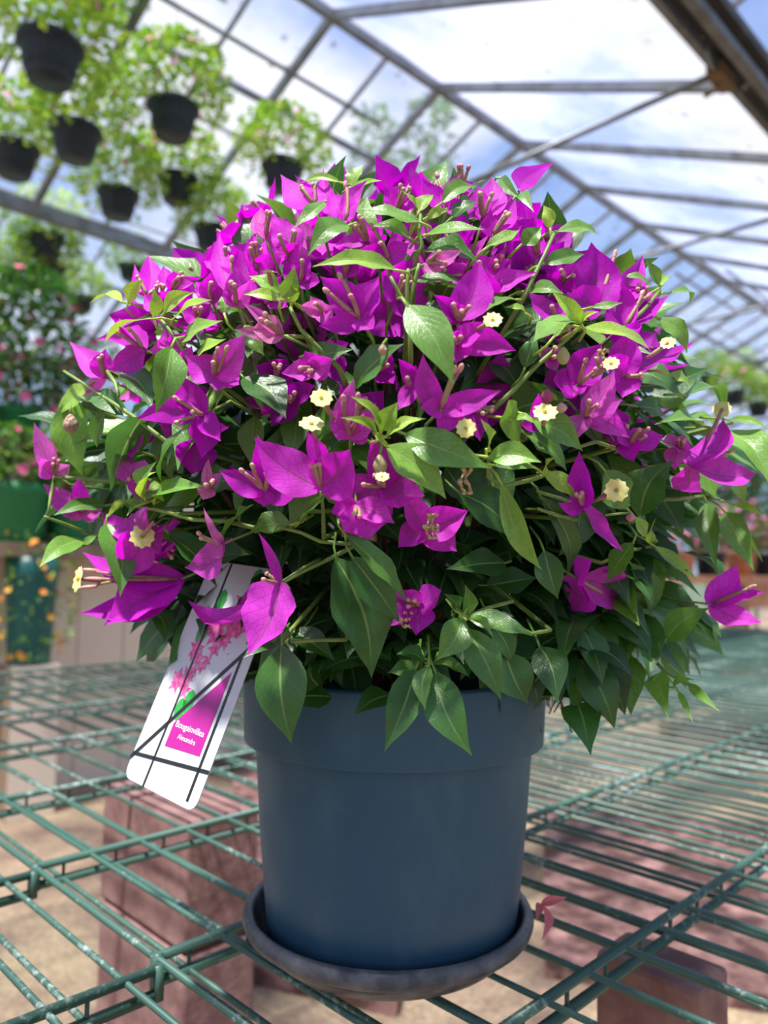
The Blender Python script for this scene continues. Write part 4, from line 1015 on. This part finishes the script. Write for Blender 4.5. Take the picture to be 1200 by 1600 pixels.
# ------------------------------------------------------------------ leafy masses for background plants
def leaf_cloud(name, par, n, R, zlo, zhi, size, mt, seedn, tone=(.3, .9), hollow=.35, P=LP, ratio=.3, keep=.02):
    r = random.Random(seedn); mb = MB()
    for _ in range(n):
        a = r.uniform(0, 2 * PI); q = math.sqrt(r.uniform(hollow ** 2, 1)); z = r.uniform(-1, 1); s = math.sqrt(max(0, 1 - z * z * .8))
        zz = zlo + (zhi - zlo) * (z + 1) / 2
        p = Vector((R * q * s * math.cos(a), R * q * s * math.sin(a), zz))
        if zz < keep and p.xy.length < .185: continue
        d = Vector((math.cos(a) + r.uniform(-.8, .8), math.sin(a) + r.uniform(-.8, .8), r.uniform(-.7, .8))).normalized(); L = size * r.uniform(.6, 1.3)
        blade(mb, p, p + d * L, L * ratio, Vector((r.uniform(-.5, .5), r.uniform(-.5, .5), 1)), r.uniform(*tone), P, nu=3, nv=1, rng=r)
    o = mb.build(name, mt, par); o['kind'] = 'stuff'; return o
def petals(name, par, n, R, zlo, zhi, size, mt, seedn):
    r = random.Random(seedn); mb = MB()
    for _ in range(n):
        a = r.uniform(0, 2 * PI); z = r.uniform(-1, 1); s = math.sqrt(max(0, 1 - z * z * .8)); q = r.uniform(.8, 1.05)
        c = Vector((R * q * s * math.cos(a), R * q * s * math.sin(a), zlo + (zhi - zlo) * (z + 1) / 2))
        if c.z < 0.03 and c.xy.length < .16: continue
        ax = (Vector((math.cos(a), math.sin(a), .5 + z))).normalized(); e1 = ax.orthogonal().normalized(); e2 = ax.cross(e1); ph = r.uniform(0, 6)
        for k in range(5):
            b = ph + k * 1.2566; dd = (e1 * math.cos(b) + e2 * math.sin(b) + ax * .3).normalized()
            blade(mb, c, c + dd * size, size * .42, ax, .5, BP, nu=3, nv=1, rng=r)
    o = mb.build(name, mt, par); o['kind'] = 'stuff'; return o
# hanging basket prototypes (pot radius .14, origin at pot base)
def make_basket(seedn, fl):
    root = empty('hanging_basket'); m = MB()
    m.lathe([(0, 0), (.088, 0), (.094, .006), (.103, .05), (.106, .052), (.114, .10), (.117, .102), (.124, .148), (.138, .15), (.143, .156), (.143, .172), (.138, .178), (.130, .178), (.126, .16)], (0, 0, 0), 40)
    for k in range(20):
        a = 2 * PI * k / 20; e = Vector((math.cos(a), math.sin(a), 0)); m.tube([e * .100 + Vector((0, 0, .03)), e * .1225 + Vector((0, 0, .145))], .0035, 5)
    m.build('pot', M_blackpot, root)
    m = MB(); m.lathe([(0, .165), (.127, .162)], (0, 0, 0), 24); m.build('soil', M_soil, root)
    for k in range(3):
        a = 2 * PI * k / 3 + .4; m = MB(); m.tube([Vector((math.cos(a) * .139, math.sin(a) * .139, .17)), Vector((0, 0, .58))], .0016, 5); m.build('hanger_wire', M_galv, root)
    m = MB(); m.tube([Vector((0, 0, .57)), Vector((.0, 0, .60)), Vector((.012, 0, .62)), Vector((.012, 0, .64)), Vector((0, 0, .655)), Vector((-.012, 0, .645))], .0025, 6); m.build('hook', M_galv, root)
    leaf_cloud('foliage', root, 1150, .31, .06, .52, .048, M_leaf, seedn, tone=(.6, 1.0), keep=.17, ratio=.34)
    petals('blossoms', root, 42, .30, .20, .48, .021, fl, seedn + 1)
    return root
protos = [make_basket(11, M_pink), make_basket(21, M_palepink), make_basket(31, M_lilac)]
BK = [  # x, y of the pot centre, pot px width, plane v, prototype, label
 (78, 97, 102, 3.15, 0, 'nearest and largest black hanging basket, high at the upper left'),
 (270, 190, 82, 3.6, 1, 'black hanging basket right of the largest one, high under the glass'),
 (118, 225, 80, 3.6, 0, 'black hanging basket just below and right of the largest one'),
 (22, 252, 76, 4.3, 1, 'black hanging basket cut by the left edge, above the gutter beam'),
 (441, 277, 68, 3.6, 1, 'black hanging basket just above the top left bracts of the bougainvillea'),
 (277, 297, 64, 4.3, 0, 'black hanging basket directly below the second largest one'),
 (184, 320, 66, 4.3, 1, 'black hanging basket touching the grey gutter beam, lowest of the near row'),
 (330, 374, 58, 4.3, 1, 'black hanging basket half hidden behind the magenta bracts at left'),
 (71, 386, 58, 5.75, 2, 'upper black basket of the stacked pair below the gutter beam'),
 (77, 430, 50, 5.9, 2, 'lower black basket of the stacked pair below the gutter beam'),
 (8, 438, 48, 5.9, 2, 'small black hanging basket cut by the left edge, below the gutter beam'),
 (127, 476, 40, 6.4, 2, 'small black hanging basket just above the pink geraniums'),
 (203, 426, 38, 6.4, 2, 'small black hanging basket peeking out left of the top left bracts'),
 (152, 4, 30, 3.9, 1, 'black hanging basket cut by the top edge near the upper left'),
 (1108, 596, 30, 3.3, 1, 'nearest black hanging basket of the distant row at right'),
 (1147, 622, 34, 3.0, 1, 'second black hanging basket of the distant row at right'),
 (1185, 640, 34, 2.9, 1, 'black hanging basket of the distant row, close to the right edge'),
 (1155, 585, 26, 4.2, 1, 'high black hanging basket behind the distant row at right'),
 (1196, 610, 26, 4.2, 0, 'high black hanging basket cut by the right edge'),
]
pipe_v = {}
for i, (x, y, w, v, pr, lb) in enumerate(BK):
    c = at_v(x, y, v); dep = (c - O).dot(FW); s = w * dep / F / .286; s = min(max(s, .75), 1.35)
    used = any(o.get('label') for o in [protos[pr]])
    o = copy_tree(protos[pr]) if used else protos[pr]
    o.location = c - Vector((0, 0, .09 * s)); o.scale = (s, s, s); o.rotation_euler = (0, 0, i * 1.3)
    tag(o, lb, 'hanging basket', 'black hanging baskets of flowering plants')
    # hanger chain up to the roof pipe
    top = o.location.z + .65 * s; bay = 0 if v < VC else 1
    zt = CZ + min(slope_z(v, bay) - .10, 3.0) if v < VC + 0.3 else CZ + 2.75
    zt = max(zt, top + .03)
    m = MB(); m.tube([Vector((0, 0, .65)), Vector((0, 0, (zt - o.location.z) / s))], .0022 / s, 5); m.build('drop_wire', M_galv, o)
    key = round(v, 1)
    pipe_v.setdefault(key, []).append((v, c.dot(U), zt))
for key, L_ in pipe_v.items():
    zt = max(z for _, _, z in L_) ; v = L_[0][0]
    m = MB(); m.tube([P3(min(u for _, u, _ in L_) - .8, v, zt - CZ), P3(max(u for _, u, _ in L_) + .8, v, zt - CZ)], .014, 8)
    tr += 1; tag(m.build('trim_%d' % tr, M_alu), kind='structure')

# ------------------------------------------------------------------ display wall with planters at the left
wd = tag(empty('display_stand', P3(.6, 3.7, -CZ)), 'pale board stand with ledges behind the left side of the bench', 'display stand')
wb = wd.location.copy()
def wadd(mb, name, m, smooth=False): o = mb.build(name, m, wd, smooth=smooth); o.location = -wb
m = MB(); m.box(P3(.9, 3.75, (.42 - CZ) / 2), U * 2.6, V * .02, Vector((0, 0, (.42 + CZ) / 2))); wadd(m, 'board_panel', M_board)
for z in (.06, .50 + .05):
    vv = 3.58 if z < .3 else 3.82
    m = MB(); m.box(P3(.9, vv, z), U * 2.6, V * .16, Vector((0, 0, .03))); wadd(m, 'ledge', M_brown)
m = MB(); m.box(P3(.9, 3.75, .46), U * 2.6, V * .02, Vector((0, 0, .04))); wadd(m, 'top_rail', M_brown)
for u in (-1.5, .2, 1.9, 3.3):
    m = MB(); m.box(P3(u, 3.81, (.50 - CZ) / 2), U * .03, V * .03, Vector((0, 0, (.50 + CZ) / 2))); wadd(m, 'post', M_brown)
def planter(x, y, v, r, h, potm, petm, label, cat, seedn, R, zh, ls=.035, n=500, np_=50, ps_=.02, tone=(.3, .75), z=None, zlow=-.05, g=None):
    c = at_v(x, y, v)
    if z is not None: c.z = CZ + z
    root = tag(empty('potted_flowers', c), label, cat, g); m = MB()
    m.lathe([(0, 0), (r * .78, 0), (r * .8, .005), (r * .95, h * .8), (r, h * .82), (r * 1.02, h), (r * .92, h), (r * .9, h * .85)], (0, 0, 0), 32); m.build('pot', potm, root)
    m = MB(); m.lathe([(0, h * .88), (r * .9, h * .87)], (0, 0, 0), 20); m.build('soil', M_soil, root)
    rr2 = random.Random(seedn); 
    for k in range(6):
        m = MB(); a = k * 1.05; m.tube([Vector((0, 0, h * .85)), Vector((math.cos(a) * R * .3, math.sin(a) * R * .3, h + (zh - h) * .5)), Vector((math.cos(a) * R * .6, math.sin(a) * R * .6, zh * .85))], .004, 5); m.build('stem', M_stem, root)
    lc = leaf_cloud('foliage', root, n, R, zlow, zh - h, ls, M_leaf, seedn, tone=tone); lc.location = (0, 0, h)
    if petm: pt = petals('blossoms', root, np_, R * .97, zlow, zh - h, ps_, petm, seedn + 5); pt.location = (0, 0, h)
    return root
ZL1 = .09; ZL2 = .58
planter(30, 672, 3.82, .11, .16, M_greenpot, M_pink, 'large pink geranium on the upper ledge, left edge', 'potted plant', 301, .29, .82, np_=70, ps_=.03, z=ZL2, n=2400, tone=(.1, .5), zlow=-.12, ls=.05)
planter(140, 672, 3.82, .10, .16, M_greenpot, M_pink, 'smaller coral pink flowers on the upper ledge beside the large geranium', 'potted plant', 311, .18, .60, np_=50, ps_=.025, z=ZL2, n=400)
planter(-60, 672, 3.82, .11, .16, M_greenpot, M_pink, 'pink geranium on the upper ledge, mostly beyond the left edge', 'potted plant', 316, .28, .6, np_=40, ps_=.025, z=ZL2)
planter(20, 850, 3.58, .15, .26, M_greenpot, M_pink, 'green pot of pink flowers on the lower ledge, left edge', 'potted plant', 321, .23, .50, np_=30, ps_=.032, z=ZL1, n=700, zlow=-.10, ls=.05)
planter(112, 850, 3.58, .12, .24, M_greenpot, M_pink, 'dark green pot of pink flowers on the lower ledge behind the drooping stem', 'potted plant', 331, .19, .46, np_=24, ps_=.03, z=ZL1, n=600, zlow=-.10, ls=.05)
planter(205, 850, 3.58, .10, .2, M_tealpot, M_palepink, 'teal pot on the lower ledge hidden behind the bougainvillea', 'potted plant', 341, .15, .32, np_=22, ps_=.02, z=ZL1, n=200, zlow=-.02)
# teal wall planter with orange lantana, hung on the boards
wp = planter(44, 1035, 3.50, .11, .46, M_tealpot, None, 'tall teal planter of orange and yellow lantana below the ledge at left', 'potted plant', 351, .16, .55, n=10)
lc = leaf_cloud('trailing_foliage', wp, 480, .19, 0, .58, .03, M_leaf, 352, tone=(.4, .8), hollow=.85); pt = petals('trailing_blossoms', wp, 60, .20, 0, .58, .018, M_orange, 353)
for o in (lc, pt):
    for v in o.data.vertices:
        if v.co.xy.length < .12: v.co.xy = v.co.xy.normalized() * .13 if v.co.xy.length > 1e-4 else Vector((.13, 0))
m = MB(); m.box((0, 0, -(wp.location.z) / 2 - .002), U * .10, V * .10, Vector((0, 0, wp.location.z / 2 - .004))); o = m.build('pedestal', M_board, None, smooth=False); o.location = wp.location
o.name = 'wooden_pedestal'; tag(o, 'pale wooden pedestal below the orange lantana planter', 'pedestal')

# ------------------------------------------------------------------ benches with plants at the far right
def back_bench(x, y, d, L_, hw, lb, mt):
    c = at_depth(x, y, d); top = c.z - .025
    nb = tag(empty('nursery_bench', (c.x, c.y, 0)), lb, 'bench')
    m = MB(); m.box(Vector((0, 0, top)), U * L_, V * hw, Vector((0, 0, .025))); m.build('bench_top', mt, nb, smooth=False)
    m = MB(); m.box(Vector((0, 0, top - .095)) - V * (hw - .02), U * L_, V * .015, Vector((0, 0, .07))); m.build('apron', mt, nb, smooth=False)
    for a in (-1, 1):
        for b in (-1, 1):
            m = MB(); m.box(Vector((0, 0, top / 2 - .012)) + U * (L_ - .06) * a + V * (hw - .08) * b, U * .035, V * .035, Vector((0, 0, top / 2 - .013))); m.build('leg', M_brown, nb, smooth=False)
    return c.z
zb1 = back_bench(1190, 900, 5.6, 1.1, .32, 'orange brown wooden bench behind the far right end of the wire bench', M_terra)
zb2 = back_bench(1195, 868, 8.6, 2.2, .50, 'brown bench of dark shrubs further back at the right edge', M_brown)
sp_ = [(1062, 5.05, zb1, M_palepink, 'pale pink flowers on the orange brown bench, nearest to the bougainvillea', .16), (1110, 5.25, zb1, M_palepink, 'pale pink flowers on the orange brown bench, second from the left', .17), (1158, 5.5, zb1, M_palepink, 'pale pink flowers in the middle of the orange brown bench', .18),
       (1198, 5.75, zb1, M_orange, 'yellow orange flowers on the orange brown bench by the right edge', .13), (1232, 6.0, zb1, M_pink, 'pink flowers on the right end of the orange brown bench', .16),
       (1092, 7.5, zb2, None, 'dark green shrub on the back bench, leftmost', .36), (1138, 7.9, zb2, M_pink, 'dark shrub with pink flowers on the back bench, second from the left', .38), (1176, 8.5, zb2, None, 'dark green shrub in the middle of the back bench', .42), (1212, 9.0, zb2, M_lilac, 'shrub with lilac flowers on the back bench at the right edge', .40)]
for i, (x, d, z, pm, lb, R) in enumerate(sp_):
    c = at_depth(x, 888, d); c.z = z + .001; root = tag(empty('potted_flowers', c), lb, 'potted plant'); m = MB()
    h = .16; m.lathe([(0, 0), (.08, 0), (.1, h * .9), (.106, h), (.095, h), (.09, h * .8)], (0, 0, 0), 24); m.build('pot', M_blackpot if i % 2 else M_terra, root)
    lc = leaf_cloud('foliage', root, 420 if R < .2 else 900, R, -.02, R * (1.9 if R < .2 else 2.4), .05 if R < .2 else .08, M_leaf, 600 + i, tone=(.2, .65) if R < .2 else (0.05, .35)); lc.location = (0, 0, h)
    if pm: pt = petals('blossoms', root, 60, R, .0, R * 1.9, .030, pm, 640 + i); pt.location = (0, 0, h)

# ------------------------------------------------------------------ trees outside the glass
def tree(c, h, R, label, seedn):
    root = tag(empty('tree', c), label, 'tree', 'trees outside the greenhouse'); m = MB(); r = random.Random(seedn)
    m.tube([Vector((0, 0, -.01)), Vector((.1, 0, h * .4)), Vector((0, .1, h * .8)), Vector((0, 0, h * .98))], [.22, .16, .08, .02], 8); m.build('trunk', M_tree, root)
    for k in range(9):
        a = k * 2.4; z = h * (.35 + .06 * k); m = MB(); m.tube([Vector((0, 0, z)), Vector((math.cos(a) * R * .5, math.sin(a) * R * .5, z + .5)), Vector((math.cos(a) * R * .8, math.sin(a) * R * .8, z + 1.3))], [.06, .04, .015], 6); m.build('bough', M_tree, root)
    leaf_cloud('crown', root, 700, R, h * .38, h * 1.05, .28, M_leaf, seedn, tone=(.1, .5), hollow=.1)
def outside(x, y, d, R, lb, sd):
    c = at_depth(x, y, d); h = c.z; tree(Vector((c.x, c.y, -.01)), h, R, lb, sd)
outside(672, 190, 17, .75, 'slim tree outside seen through the glass above the plant', 71)
outside(582, 205, 19, .7, 'tree outside the glass just left of the slim one', 72)
